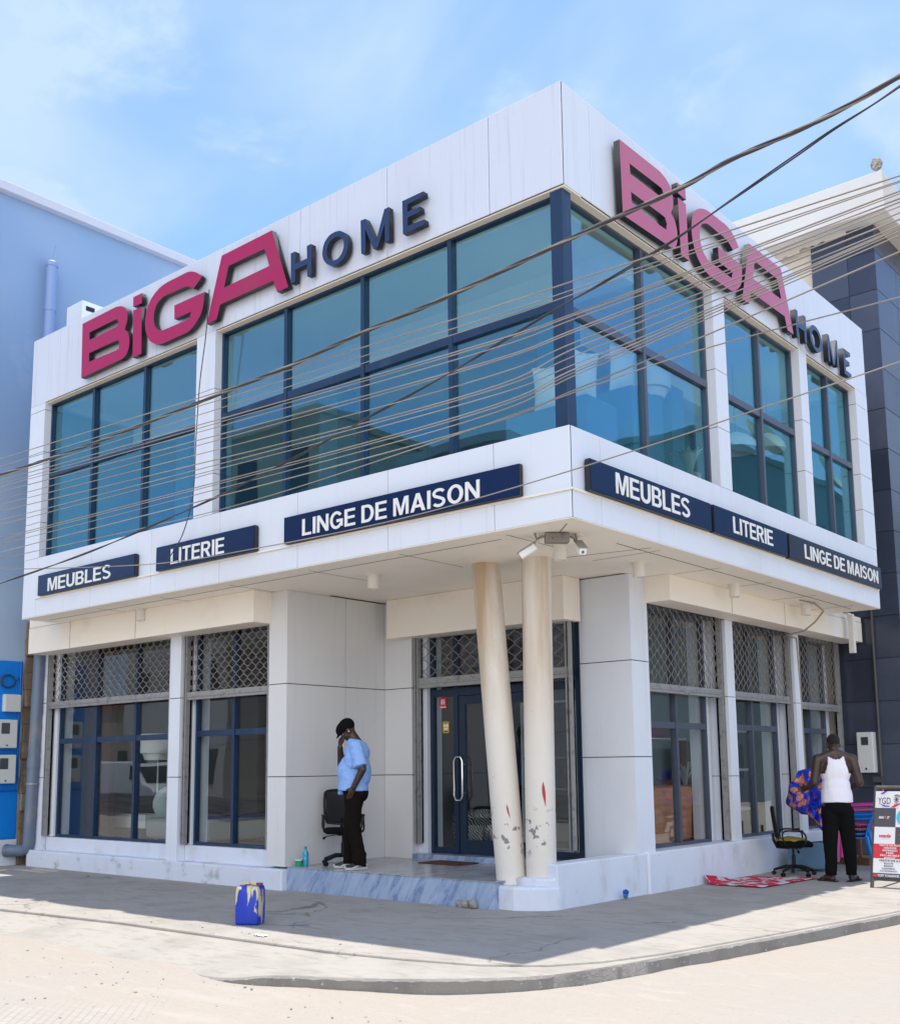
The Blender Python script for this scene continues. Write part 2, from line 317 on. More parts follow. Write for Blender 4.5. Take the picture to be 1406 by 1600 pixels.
def place(me, name, mats, frame, parent=None, label=None, mat_side=True):
    """frame: 4x4 putting the mesh's xy plane where it belongs; face +z is the front"""
    me.materials.clear()
    for m in mats: me.materials.append(m)
    if len(mats) > 1:
        for f in me.polygons: f.material_index = 0 if f.normal.z > .7 else 1
    me.transform(frame)
    o = bpy.data.objects.new(name, me); COL.objects.link(o)
    if parent: o.parent = parent
    if label: o['label'] = label
    return o
FR_L = lambda x, y, z: Matrix(((1, 0, 0, x), (0, 0, -1, y), (0, 1, 0, z), (0, 0, 0, 1)))     # facing -Y, text runs +X
FR_R = lambda x, y, z: Matrix(((0, 0, 1, x), (1, 0, 0, y), (0, 1, 0, z), (0, 0, 0, 1)))      # facing +X, text runs +Y
class Fac:                                    # u along, d inward, z up
    def __init__(s, side): s.L = side == 'L'
    def box(s, mb, u0, u1, d0, d1, z0, z1, mi=0, bev=0):
        if s.L: mb.box(u0, u1, d0, d1, z0, z1, mi, bev)
        else: mb.box(-d1, -d0, u0, u1, z0, z1, mi, bev)
    def pt(s, u, d, z): return (u, d, z) if s.L else (-d, u, z)
FL, FR = Fac('L'), Fac('R')
def panels(mb, F, us, zs, d0, th=.014, gap=.007, back=None):
    for i in range(len(us)-1):
        for k in range(len(zs)-1):
            F.box(mb, us[i]+gap/2, us[i+1]-gap/2, d0, d0+th, zs[k]+gap/2, zs[k+1]-gap/2)
    F.box(mb, us[0]+.002, us[-1]-.002, d0+th-.003, d0+(back or .1), zs[0]+.002, zs[-1]-.002, 1)

# ------------------------------------------------------------------ ground
gx = sorted({round(s*v, 3) for v in [0, 300, 180, 110, 70, 45, 30, 22, 17] for s in (-1, 1)} | {round(-14+i*.2, 3) for i in range(116)})
gy = sorted({round(s*v, 3) for v in [300, 180, 110, 70, 45, 30, 20, 14] for s in (-1, 1)} | {round(-9+i*.2, 3) for i in range(60)} | {4, 6, 8, 10, 12})
mb = MB()
def gz(x, y):
    if not (-14 < x < 9 and -9 < y < 3): return -.105
    p = Vector((x, y, 0)); z = noise.noise(p*.9)*.018+noise.noise(p*2.7)*.010+noise.noise(p*6)*.004
    # wheel rut that curves past the kerb
    d = abs((y+3.05)-.30*(x-.6)**2*.25) if -1.2 < x < 4 else 9
    z -= .016*math.exp(-(d/.10)**2)
    e = min(1, (x+14)/2, (9-x)/2, (y+9)/2, (3-y)/2)
    return -.105+max(0, e)*z
vv = [[mb.bm.verts.new((x, y, gz(x, y))) for y in gy] for x in gx]
for i in range(len(gx)-1):
    for j in range(len(gy)-1): mb.bm.faces.new([vv[i][j], vv[i+1][j], vv[i+1][j+1], vv[i][j+1]])
struct(mb.build('road', sand, smooth=True))
edge = [(-10, -2.12), (-7.8, -2.0), (-5.76, -1.92), (-3.86, -1.75), (-2.6, -1.73), (-1.2, -1.71), (-.5, -1.62), (.1, -1.47), (.5, -1.2), (.72, -.85), (.90, -.28), (1.12, .9), (1.48, 2.97), (2.15, 7), (3.0, 12), (6, 30)]
mb = MB(); mb.prism([(-60, -2.3)]+edge+[(6, 40), (-60, 40)], 'z', -.4, 0)
struct(mb.build('pavement', pave, bevel=.012))
# outer lip of the pavement: level with the slab at the corner, sinking under the sand to the left
lip = [(-10, -2.95, -.145), (-7.8, -2.8, -.135), (-5.3, -2.62, -.125), (-3.3, -2.55, -.118), (-1.9, -2.56, -.11), (-1.35, -2.6, -.09), (-.85, -2.52, -.03), (-.11, -2.21, -.016), (.54, -1.67, -.014), (.76, -1.27, -.012), (.985, -.28, -.01), (1.2, .9, -.01), (1.56, 2.97, -.01), (2.23, 7, -.01), (3.08, 12, -.01), (6.1, 30, -.01)]
def spl(pts, n):                                   # smooth resample through pts (any dimension)
    o = []
    for i in range(len(pts)-1):
        p0, p1, p2, p3 = (Vector(pts[max(0, min(len(pts)-1, i+k))]) for k in (-1, 0, 1, 2))
        for q in range(n):
            t = q/n; o.append(.5*((2*p1)+(p2-p0)*t+(2*p0-5*p1+4*p2-p3)*t*t+(3*p1-p0-3*p2+p3)*t**3))
    o.append(Vector(pts[-1])); return o
inner = [(a-.0*b, b+.12, -.016) for a, b in edge]
L1 = spl([Vector(q) for q in inner], 24); L2 = spl([Vector(q) for q in lip], 24)
L1 = [Vector((-60, -2.2, -.016))]+L1; L2 = [Vector((-60, -3.3, -.2))]+L2
mb = MB(); rows = []
for a, b in zip(L1, L2):
    rnd = noise.noise(Vector((b.x*3, b.y*3, 0)))*.016+noise.noise(Vector((b.x*13, b.y*13, 4)))*.012
    out_d = Vector((b.x-a.x, b.y-a.y, 0)); out_d = out_d.normalized()
    e0 = b+out_d*rnd
    m_ = a.lerp(e0, .55); m_.z = a.z*.6+e0.z*.4
    rows.append([mb.bm.verts.new(q) for q in (a, m_, e0-out_d*.03, e0+Vector((0, 0, -.016+.010*noise.noise(Vector((b.x*17, b.y*17, 1))))), Vector((e0.x+out_d.x*.02, e0.y+out_d.y*.02, -.4)))])
for i in range(len(rows)-1):
    for k in range(4):
        f = mb.bm.faces.new([rows[i][k], rows[i+1][k], rows[i+1][k+1], rows[i][k+1]]); f.material_index = 1 if k >= 2 else 0
struct(mb.build('kerb', [pave, kerbm], smooth=True))

# ------------------------------------------------------------------ the shop building
shop = thing('shop_building', 'two storey white panelled corner shop with wide bands of blue tinted glass', 'shop')
XL, YR = -9.18, 7.58
Z0, Z1, Z2, Z3 = 3.475, 4.296, 6.523, 7.523
jl = [XL, -8.45, -7.52, -6.15, -4.83, -3.486, -2.16, -.835, 0]
jr = [.0, .47, 1.79, 3.1, 4.15, 5.7, 7.02, YR]
# parapet fascia
mb = MB(); panels(mb, FL, jl, [Z2, Z3], 0, back=.3); mb.box(XL+.004, -.004, .02, .30, Z2-.012, Z2+.004, 2)
fas = mb.build('fascia', [streak, joint, cream], shop, bevel=.004)
mb = MB(); panels(mb, FR, [.016]+jr[1:], [Z2, Z3], 0, back=.3); mb.box(-.30, -.02, .30, YR-.004, Z2-.012, Z2+.004, 2)
mb.build('fascia', [white, joint, cream], shop, bevel=.004)
mb = MB(); mb.box(XL, -.31, .31, .33, Z2, Z3, 0); mb.box(XL, XL+.3, .31, YR, Z2, Z3-.004); mb.box(XL+.31, -.31, YR-.3, YR, Z2, Z3-.006)
mb.box(XL+.05, -.31, .34, YR-.31, Z3-.55, Z3-.4); mb.build('roof', white, shop)
# sill band with the ledge that the sign boards stand on
bl = [XL, -8.82, -7.466, -6.138, -4.806, -3.486, -2.162, -.838, 0]
br = [.0, .48, 1.795, 3.1, 4.4, 5.73, 6.98, YR]
for F, js in ((FL, bl), (FR, [.016]+br[1:])):
    mb = MB(); panels(mb, F, js, [Z0, Z1], 0, back=.16)
    F.box(mb, js[0]+.01, js[-1]-.01, .17, .32, Z1-.10, Z1-.01, 0)
    mb.build('sill_band', [white, joint], shop, bevel=.004)
    mb = MB(); F.box(mb, js[0]+(.35 if F.L else .0), js[-1]+(.022 if F.L else -.05), -.022, -.001, 3.715, 3.733)
    mb.build('ledge_trim', cream, shop)
# return wall left and right ends, rear walls of the upper storey
mb = MB(); mb.box(XL, XL+.2, .17, YR, Z0, Z2-.013); mb.box(XL+.2, -.17, YR-.12, YR, Z0, Z2-.013); mb.build('rear_wall', int_up, shop)
# upper piers
def pier(F, u0, u1, z0, z1, zj, d1=.16, name='pier', d0=0):
    mb = MB(); zz = [z0]+zj+[z1]
    for a, b in zip(zz[:-1], zz[1:]): F.box(mb, u0, u1, d0, d1, a+(.004 if a != z0 else 0), b-(.004 if b != z1 else 0), 0)
    F.box(mb, u0+.012, u1-.012, d0+.012, d1-.005, z0, z1, 1)
    return mb.build(name, [white, joint], shop)
zj = [4.79, 5.35, 5.80]
pier(FL, XL, -8.79, Z1, Z2, [4.80, 5.81, 6.42]); pier(FL, -5.31, -4.955, Z1, Z2, [4.785, 5.81])
pier(FR, 2.85, 3.13, Z1, Z2, [4.95, 5.60]); pier(FR, 5.19, 5.43, Z1, Z2, [4.95, 5.60]); pier(FR, 7.14, YR, Z1, Z2, [4.80, 5.30, 5.80, 6.30])
def window(F, u0, u1, z0, z1, d, mulls, trans, glass, fm, fw=.035, tw=.10, label=None, name='window', depth=.07):
    mb = MB()
    F.box(mb, u0, u0+fw, d, d+depth, z0, z1); F.box(mb, u1-fw, u1, d, d+depth, z0, z1)
    F.box(mb, u0+fw, u1-fw, d, d+depth, z0, z0+fw); F.box(mb, u0+fw, u1-fw, d, d+depth, z1-fw, z1)
    for m_ in mulls: F.box(mb, m_-.025, m_+.025, d-.012, d+depth-.003, z0+fw, z1-fw)
    for t in trans: F.box(mb, u0+fw, u1-fw, d-.004, d+depth-.006, t-tw/2, t+tw/2)
    f = mb.build(name, fm, shop, label=label)
    mb = MB(); us = [u0+fw]+[m_ for m_ in mulls]+[u1-fw]; zs = [z0+fw]+list(trans)+[z1-fw]
    for i in range(len(us)-1):
        for k in range(len(zs)-1):
            a0 = us[i]+(.025 if i else 0); a1 = us[i+1]-(.025 if i < len(us)-2 else 0); b0 = zs[k]+(tw/2 if k else 0); b1 = zs[k+1]-(tw/2 if k < len(zs)-2 else 0)
            n0 = set(mb.bm.verts); F.box(mb, a0, a1, d+.03, d+.038, b0, b1)
            # each pane sits a hair out of true, as real glazing does
            c = Vector(F.pt((a0+a1)/2, d+.034, (b0+b1)/2))
            R = Matrix.Rotation(random.uniform(-.004, .004), 3, 'Z') @ Matrix.Rotation(random.uniform(-.004, .004), 3, 'X' if F.L else 'Y')
            for v in mb.bm.verts:
                if v not in n0: v.co = c+R @ (v.co-c)
    mb.build('pane', glass, f); return f
window(FL, -8.79, -5.31, Z1, Z2, .10, [-7.69, -6.51], [5.47], gl_up, bluefr, tw=.05)
window(FL, -4.955, -.17, Z1, Z2, .10, [-3.81, -2.605, -1.41], [5.47], gl_up, bluefr, tw=.085)
window(FR, .05, 2.85, Z1, Z2, .10, [1.5], [5.44], gl_up, greyfr, tw=.08)
window(FR, 3.13, 5.19, Z1, Z2, .10, [4.2], [5.44], gl_up, greyfr, tw=.075)
window(FR, 5.43, 7.14, Z1, Z2, .10, [6.33], [5.42], gl_up, greyfr, tw=.075)
mb = MB(); mb.box(-.17, -.035, .035, .17, Z1, Z2-.012); mb.build('corner_post', bluefr, shop, bevel=.004)
# floor slab / soffit: outer strip lower, entrance ceiling set a little higher
mb = MB()
ent = [(-4.6, 1.52), (-4.22, 1.40), (-3.65, 1.27), (-2.985, 1.20), (-2.0, 1.19), (-1.33, 1.45), (-1.2, 2.36), (-1.1, 2.7), (-1.1, 2.9), (-4.6, 2.9)]
outer = [(XL+.003, .003), (-.003, .003), (-.003, YR-.003), (-1.1, YR-.003), (-1.1, 2.9), (-1.1, 2.7), (-1.2, 2.36), (-1.33, 1.45), (-2.0, 1.19), (-2.985, 1.20), (-3.65, 1.27), (-4.22, 1.40), (-4.6, 1.52), (XL+.003, 1.52)]
mb.prism(outer, 'z', Z0-.006, Z0+.0015); mb.prism(ent, 'z', Z0+.006, Z0+.05)
for i in range(3, 13): mb.prism([outer[i], outer[i+1], ((outer[i+1][0]*.99-.03), outer[i+1][1]+.02), ((outer[i][0]*.99-.03), outer[i][1]+.02)], 'z', Z0+.0016, Z0+.0055)
# visible joint strips of the panels
def strip(p, q, w=.012, z=Z0-.0075):
    p, q = Vector(p), Vector(q); d = (q-p).normalized(); n_ = Vector((-d.y, d.x))*w/2
    mb.prism([(p+n_)[:], (q+n_)[:], (q-n_)[:], (p-n_)[:]], 'z', z, z+.0014, 1)
strip((XL+.2, .30), (-1.0, .30)); strip((-.30, 1.2), (-.30, YR-.3))
for x in jl[2:-1]: strip((x, .165), (x, .60 if x < -4.9 else 1.15), .008)
for y in br[2:-1]: strip((-.165, y), (-.95 if y < 2.9 else -.74, y), .008)
strip((-1.2, 1.43), (-.165, 1.62), .012)
strip((-.165, .165), (-.55, .55), .008)
mb.build('soffit', [cream, joint], shop)
mb = MB(); mb.box(XL+.2, -.33, .33, YR-.13, Z0+.1, 4.15); mb.build('upper_floor', int_floor, shop)
mb = MB(); mb.box(XL+.2, -.33, .34, YR-.13, 6.62, 6.9)
mb.box(XL+.21, -.32, 1.55, 1.75, 6.28, 6.618); mb.box(-1.85, -1.65, 1.76, YR-.14, 6.285, 6.617)   # dropped beams
mb.build('upper_ceiling', int_ceil, shop)
mb = MB()
mb.bm.free()
for x, y in ((-1.4, 1.94), (-4.9, 1.94), (-8.0, 1.94), (-1.67, 4.8)):
    mb = MB(); mb.box(x-.17, x+.17, y-.17, y+.17, 4.16, 6.27); mb.build('upper_column', int_blue, shop)
mb = MB(); mb.box(XL+.21, -5.2, 4.0, 4.1, 4.16, 6.61); mb.box(-5.1, -3.2, 5.1, 5.2, 4.16, 6.61); mb.build('partition', int_up, shop)

# ---------------- ground floor, street side on the left
yp = .85
def post(name, x0, x1, y0, y1, z0, z1, zj, vj=None, mat=white):
    mb = MB(); zz = [z0]+zj+[z1]
    for a, b in zip(zz[:-1], zz[1:]): mb.box(x0, x1, y0, y1, a+(.005 if a != z0 else 0), b-(.005 if b != z1 else 0))
    mb.box(x0+.012, x1-.012, y0+.012, y1-.012, z0+.003, z1-.003, 1)
    return mb.build(name, [mat, joint], shop)
# the deep wall beside the entrance, in two panel columns
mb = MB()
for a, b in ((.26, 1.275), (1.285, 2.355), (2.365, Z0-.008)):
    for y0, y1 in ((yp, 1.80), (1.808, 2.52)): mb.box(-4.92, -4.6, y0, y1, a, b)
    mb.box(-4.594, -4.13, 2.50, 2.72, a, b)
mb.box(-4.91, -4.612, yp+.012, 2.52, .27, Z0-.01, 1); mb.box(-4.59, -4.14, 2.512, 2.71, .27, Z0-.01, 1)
mb.build('entrance_wall', [shaded_white, joint], shop)
post('pier', -6.885, -6.655, yp, 1.25, .235, 3.3, [1.28, 2.29])
post('pier', -10.36, -10.02, yp+.05, 1.3, .2, 3.3, [1.28, 2.38], mat=plinthm)
mb = MB(); mb.box(-10.25, -4.6, .80, 1.2, -.05, .235); mb.build('plinth', plinthm, shop, bevel=.02)
for a, b, h in ((-10.0, -6.89, .42), (-6.65, -4.925, .425)): mb = MB(); mb.box(a, b, .97, 1.2, .2, h); mb.build('window_sill_wall', paintwall, shop, bevel=.008)
for a, b in ((-9.99, -9.86), (-6.63, -6.56)): mb = MB(); mb.box(a, b, 1.0, 1.25, .428, 3.2); mb.build('window_reveal', white, shop)
window(FL, -9.86, -6.89, .425, 3.2, 1.03, [-8.87, -7.90], [1.81], gl_lo, bluefr, tw=.075)
window(FL, -6.56, -4.93, .43, 3.2, 1.03, [-5.78], [1.83], gl_lo, bluefr, tw=.075)
# beam boxes that hide the rolled shutters
mb = MB(); mb.box(-10.03, -4.89, .58, .93, 3.09, Z0-.008); mb.box(-10.03, XL+.0, .585, .93, Z0-.001, 3.62); mb.prism([(-8.9, 3.094), (-8.893, 3.094), (-8.893, Z0-.009), (-8.9, Z0-.009)], 'y', .578, .579, 1); mb.prism([(-7.3, 3.094), (-7.294, 3.094), (-7.294, Z0-.009), (-7.3, Z0-.009)], 'y', .578, .579, 1)
mb.build('beam_box', [cream, joint], shop, bevel=.004)
mb = MB(); mb.box(-4.40, -1.69, 2.33, 2.66, 2.985, Z0+.004); mb.build('beam_box', cream, shop, bevel=.004)
mb = MB(); mb.box(-1.07, -.75, 3.03, 8.93, 3.175, Z0-.008); mb.box(-1.07, -.755, YR+.002, 8.93, Z0, 3.55)
for y in (4.55, 6.1): mb.prism([(y, 3.18), (y+.006, 3.18), (y+.006, Z0-.006), (y, Z0-.006)], 'x', -.749, -.748, 1)
mb.build('beam_box', [cream, joint], shop, bevel=.004)
# ---------------- entrance
mb = MB(); mb.box(-4.60, -1.60, .88, 2.5, -.05, .257); mb.build('entrance_step', marb, shop, bevel=.006)
mb = MB(); mb.box(-4.60, -1.585, .872, 2.5, .2575, .2635); mb.build('step_tread', marb_top, shop)
mb = MB(); mb.box(-4.12, -1.75, 2.48, 2.9, .20, .325); mb.build('threshold', marb, shop, bevel=.004)
mb = MB(); mb.box(-4.13, -3.98, 2.62, 2.9, .326, 3.3); mb.build('window_reveal', white, shop)
# glazed entrance: frame with door leaf
mb = MB()
zb, zt = .33, 3.2
for x0, x1 in ((-3.98, -3.93), (-3.60, -3.53), (-2.28, -2.20), (-1.80, -1.74)): FL.box(mb, x0, x1, 2.68, 2.75, zb, zt)
FL.box(mb, -3.93, -1.80, 2.684, 2.748, 2.24, 2.33); FL.box(mb, -3.93, -3.60, 2.684, 2.748, zb, zb+.07); FL.box(mb, -2.20, -1.80, 2.684, 2.748, zb, zb+.08)
FL.box(mb, -3.93, -1.8, 2.684, 2.748, 3.15, 3.2)
ef = mb.build('entrance_frame', doorfr, shop)
mb = MB()
for x0, x1, z0, z1 in ((-3.93, -3.60, .40, 2.24), (-2.20, -1.80, .41, 2.24), (-3.93, -1.80, 2.33, 3.15)): mb.box(x0, x1, 2.71, 2.718, z0, z1)
mb.build('pane', gl_lo, ef)
mb = MB(); a, b = -3.525, -2.285
FL.box(mb, a, a+.09, 2.69, 2.74, zb+.005, 2.235); FL.box(mb, b-.09, b, 2.69, 2.74, zb+.005, 2.235); FL.box(mb, a+.09, b-.09, 2.69, 2.74, zb+.005, zb+.17); FL.box(mb, a+.09, b-.09, 2.69, 2.74, 2.13, 2.235)
dr = mb.build('door', doorfr, shop, bevel=.003)
mb = MB(); mb.box(a+.09, b-.09, 2.712, 2.72, zb+.17, 2.13); mb.build('pane', gl_lo, dr)
chrome = M('chrome', (.75, .75, .75), .2, 1)
mb = MB()
hp = [(-3.555, 2.625, 1.02), (-3.555, 2.625, 1.44), (-3.525, 2.625, 1.49), (-3.455, 2.625, 1.49), (-3.425, 2.625, 1.44), (-3.425, 2.625, 1.02), (-3.455, 2.625, .97), (-3.525, 2.625, .97), (-3.555, 2.625, 1.02)]
mb.tube(hp, .011, 8)
for z in (1.40, 1.06): mb.tube([(-3.425, 2.625, z), (-3.44, 2.695, z)], .009, 8)
mb.build('handle', chrome, dr, smooth=True)
# ---------------- pillar, low walls and piers on the right
mb = MB()
for a, b in ((.262, 1.455), (1.465, 2.505), (2.515, Z0-.008)): mb.box(-1.74, -1.07, 2.70, 3.07, a, b)
mb.box(-1.728, -1.082, 2.712, 3.06, .263, Z0-.01, 1)
mb.build('pillar', [white, joint], shop)
mb = MB(); mb.prism([(-1.30, 1.22), (-1.09, 1.22), (-1.06, 2.86), (-1.28, 2.86)], 'z', -.05, .43); mb.build('low_wall', paintwall, shop, bevel=.015)
mb = MB(); mb.box(-1.62, -1.03, 2.865, 8.9, -.05, .435); mb.build('window_sill_wall', paintwall, shop, bevel=.015)
for y0, y1 in ((4.99, 5.20), (7.08, 7.28)): 
    mb = MB()
    for a, b in ((.436, 1.22), (1.228, 2.20), (2.208, 3.172)): FR.box(mb, y0, y1, 1.07, 1.5, a, b)
    FR.box(mb, y0+.01, y1-.01, 1.082, 1.49, .437, 3.17, 1); mb.build('pier', [white, joint], shop)
for a, b in ((4.77, 4.96), (6.86, 7.05), (8.62, 8.9)): mb = MB(); FR.box(mb, a, b, 1.32, 1.5, .437, 3.17); mb.build('window_reveal', white, shop)
window(FR, 3.08, 4.77, .437, 3.17, 1.26, [3.99], [1.83], gl_lo, greyfr, tw=.075)
window(FR, 5.20, 6.86, .437, 3.17, 1.26, [6.05], [1.84], gl_lo, greyfr, tw=.075)
window(FR, 7.28, 8.62, .437, 3.17, 1.26, [8.0], [1.84], gl_lo, greyfr, tw=.075)
# roller grilles
def grille(F, u0, u1, z0, z1, d, w=.15, h=.125, rail=.095):
    mb = MB(); s = w/2; n = int((u1-u0)/s); k = int((z1-z0)/(h/2))
    for i in range(n):
        uc = u0+(i+.5)*(u1-u0)/n+random.uniform(-.004, .004); pts = []; ph = random.uniform(-.004, .004)
        for q in range(k+1):
            sg = 1 if (q+i) % 2 else -1; zq = z0+q*(z1-z0)/k; e = (z1-z0)/k*.10
            for dz in (-e, e):
                zz = zq+dz+ph*math.sin(q*1.7+i)
                if z0 <= zz <= z1: pts.append(F.pt(uc+sg*s*.47, d+(.006 if sg > 0 else -.006), zz))
        mb.tube(pts, .0052, 4, 0, False)
    g = mb.build('roller_grille', wire_d, shop)
    mb = MB(); F.box(mb, u0, u1, d-.03, d+.03, z0-rail, z0+.005); F.box(mb, u0, u1, d-.045, d-.03, z0-rail*.62, z0-rail*.45)
    c = (u0+u1)/2; F.box(mb, c-.05, c+.05, d-.04, d-.03, z0-rail+.012, z0-.012)
    mb.build('bottom_rail', steel, g, bevel=.004)
    for u in (u0, u1):
        mb = MB()
        F.box(mb, u-.03, u-.012, d-.045, d+.045, .44 if F.L or d > 1 and False else .45, z1+.05); F.box(mb, u+.012, u+.03, d-.045, d+.045, .45, z1+.05); F.box(mb, u-.03, u+.03, d+.02, d+.046, .45, z1+.05, 1)
        mb.build('guide_rail', [steel, darkgap], g)
    return g
grille(FL, -9.97, -6.92, 2.385, 3.12, .93); grille(FL, -6.61, -4.96, 2.355, 3.12, .93)
grille(FL, -4.07, -1.79, 2.47, 3.05, 2.56, w=.19, h=.15, rail=.12)
grille(FR, 3.10, 4.95, 2.285, 3.19, 1.15); grille(FR, 5.24, 7.04, 2.285, 3.19, 1.15); grille(FR, 7.32, 8.86, 2.23, 3.19, 1.15)
# ---------------- columns at the corner and their shared footing
colm = None
def column_mat():
    m, n, L, b = newmat('stained_column_paint'); b.inputs['Roughness'].default_value = .7
    t = n.new('ShaderNodeTexCoord'); sp = n.new('ShaderNodeSeparateXYZ'); L.new(t.outputs['Object'], sp.inputs[0])
    def nz(sc, st, det=6, loc=(0, 0, 0)):
        mp = n.new('ShaderNodeMapping'); mp.inputs['Scale'].default_value = st; mp.inputs['Location'].default_value = loc; L.new(t.outputs['Object'], mp.inputs[0])
        q = n.new('ShaderNodeTexNoise'); q.inputs['Scale'].default_value = sc; q.inputs['Detail'].default_value = det; L.new(mp.outputs[0], q.inputs[0]); return q.outputs[0]
    def rg(s, a, b_, lo=0, hi=1):
        r = n.new('ShaderNodeMapRange'); r.interpolation_type = 'SMOOTHSTEP'; r.inputs[1].default_value = a; r.inputs[2].default_value = b_; r.inputs[3].default_value = lo; r.inputs[4].default_value = hi; L.new(s, r.inputs[0]); return r.outputs[0]
    def mul(a, b_):
        q = n.new('ShaderNodeMath'); q.operation = 'MULTIPLY'; L.new(a, q.inputs[0]); L.new(b_, q.inputs[1]); return q.outputs[0]
    def mix(f, a, c):
        x = n.new('ShaderNodeMix'); x.data_type = 'RGBA'; L.new(f, x.inputs[0])
        if isinstance(a, tuple): x.inputs[6].default_value = (*a, 1)
        else: L.new(a, x.inputs[6])
        x.inputs[7].default_value = (*c, 1); return x.outputs[2]
    # rusty water stain that runs down from the ceiling joint and peters out
    st = mul(rg(nz(2.4, (1.6, 1.6, .13), 5, (3, 1, 0)), .40, .68, 0, .9), rg(sp.outputs[2], 1.2, 2.9))
    c = mix(st, (.70, .655, .58), (.42, .28, .15))
    c = mix(mul(rg(nz(5, (1, 1, .3)), .5, .75), rg(sp.outputs[2], .6, 3.2, .1, .45)), c, (.52, .42, .30))
    chip = mul(rg(nz(11, (1, 1, 1), 8), .605, .62), mul(rg(sp.outputs[2], .45, .62), rg(sp.outputs[2], 1.02, .80)))
    c = mix(chip, c, (.23, .22, .21))
    c = mix(rg(nz(48, (1, 1, 1), 2), .735, .76, 0, .8), c, (.24, .2, .18))
    L.new(c, b.inputs['Base Color'])
    bp = n.new('ShaderNodeBump'); bp.inputs['Strength'].default_value = .25; bp.inputs['Distance'].default_value = .01; L.new(nz(18, (1, 1, 1)), bp.inputs['Height']); L.new(bp.outputs[0], b.inputs['Normal'])
    return m
colm = column_mat()
redp = M('red_paint_smear', (.42, .03, .04), .5)
def column(p0, p1, r, smear, label):
    mb = MB(); p0, p1 = Vector(p0), Vector(p1); pts = [p0.lerp(p1, t) for t in [0, .006, .014, .022, .03, .05]+[i/14 for i in range(1, 15)]]
    mb.tube(pts, [r, r, r*1.09, r*1.09, r, r]+[r]*14, 28)
    c = mb.build('column', colm, shop, smooth=True, label=label)
    # smear of red paint that follows the curve of the column
    z, ang, hh, ww = smear; mb = MB(); t = (z-p0.z)/(p1.z-p0.z); ax = p0.lerp(p1, t); dirv = (p1-p0).normalized()
    def fn(u, v):
        w = ww*math.sin(PI*min(1, .06+v*.94))*(1-.72*(1-v))*(1 if u > .5 else .8)
        a = ang+(u-.5)*w/r+.16*(1-v)**2
        q = ax+dirv*(v-.5)*hh; return (q.x+(r+.0035)*math.cos(a), q.y+(r+.0035)*math.sin(a), q.z)
    mb.grid(fn, 5, 10); s = mb.build('paint_smear', redp, c)
    return c
column((-1.62, 1.20, .16), (-1.895, 1.20, Z0+.02), .150, (.93, -.82, .14, .03), 'leaning concrete column, wider at its foot')
column((-1.335, 1.30, .16), (-1.315, 1.30, Z0+.01), .150, (1.10, -.75, .24, .055), 'upright concrete column with a red paint smear')
mb = MB(); mb.prism([(-1.83, .98), (-1.76, .96), (-1.42, .95), (-1.26, 1.02), (-1.14, 1.12), (-1.08, 1.24), (-1.10, 1.5), (-1.45, 1.5), (-1.83, 1.38)], 'z', -.06, .225)
mb.prism([(-1.51, 1.10), (-1.40, 1.085), (-1.26, 1.09), (-1.15, 1.15), (-1.09, 1.25), (-1.12, 1.5), (-1.49, 1.48)], 'z', .2, .30)
mb.build('column_footing', paintwall, shop, bevel=.03)
mb = MB()
for i in range(26):
    mb.ball((-1.93+random.uniform(-.10, .12), .86+random.uniform(-.03, .05), .0+random.uniform(0, .05)), random.uniform(.015, .05), rot=Matrix.Rotation(random.random()*3, 3, 'Z'), u=6, v=4)
tag(mb.build('broken_mortar', concrete), 'lump of crumbling grey mortar at the end of the marble step', 'rubble')
# ---------------- interior of the ground floor
mb = MB(); mb.box(-10.2, -4.95, 1.26, 8.8, .20, .26); mb.box(-4.9, -1.63, 2.92, 8.8, .20, .262); mb.build('ground_floor', int_floor, shop)
mb = MB(); mb.box(-10.3, -4.95, 1.25, 8.8, 3.3, 3.42); mb.box(-4.94, -1.45, 2.92, 8.8, 3.302, 3.42); mb.build('ground_ceiling', int_wall, shop)
mb = MB(); mb.box(-10.45, -10.37, .9, 8.9, 0, 3.7); mb.box(-10.3, -1.6, 8.8, 8.9, 0, 3.3); mb.box(-6.2, -5.1, 4.6, 4.7, .27, 3.29); mb.box(-10.3, -8.4, 3.6, 3.7, .27, 3.29); mb.build('inner_wall', int_dark, shop)
mb = MB(); mb.box(-4.5, -3.4, 5.6, 5.7, .27, 3.29); mb.box(-3.2, -2.9, 6.0, 8.7, .27, 3.29); mb.build('inner_wall', int_wall, shop)

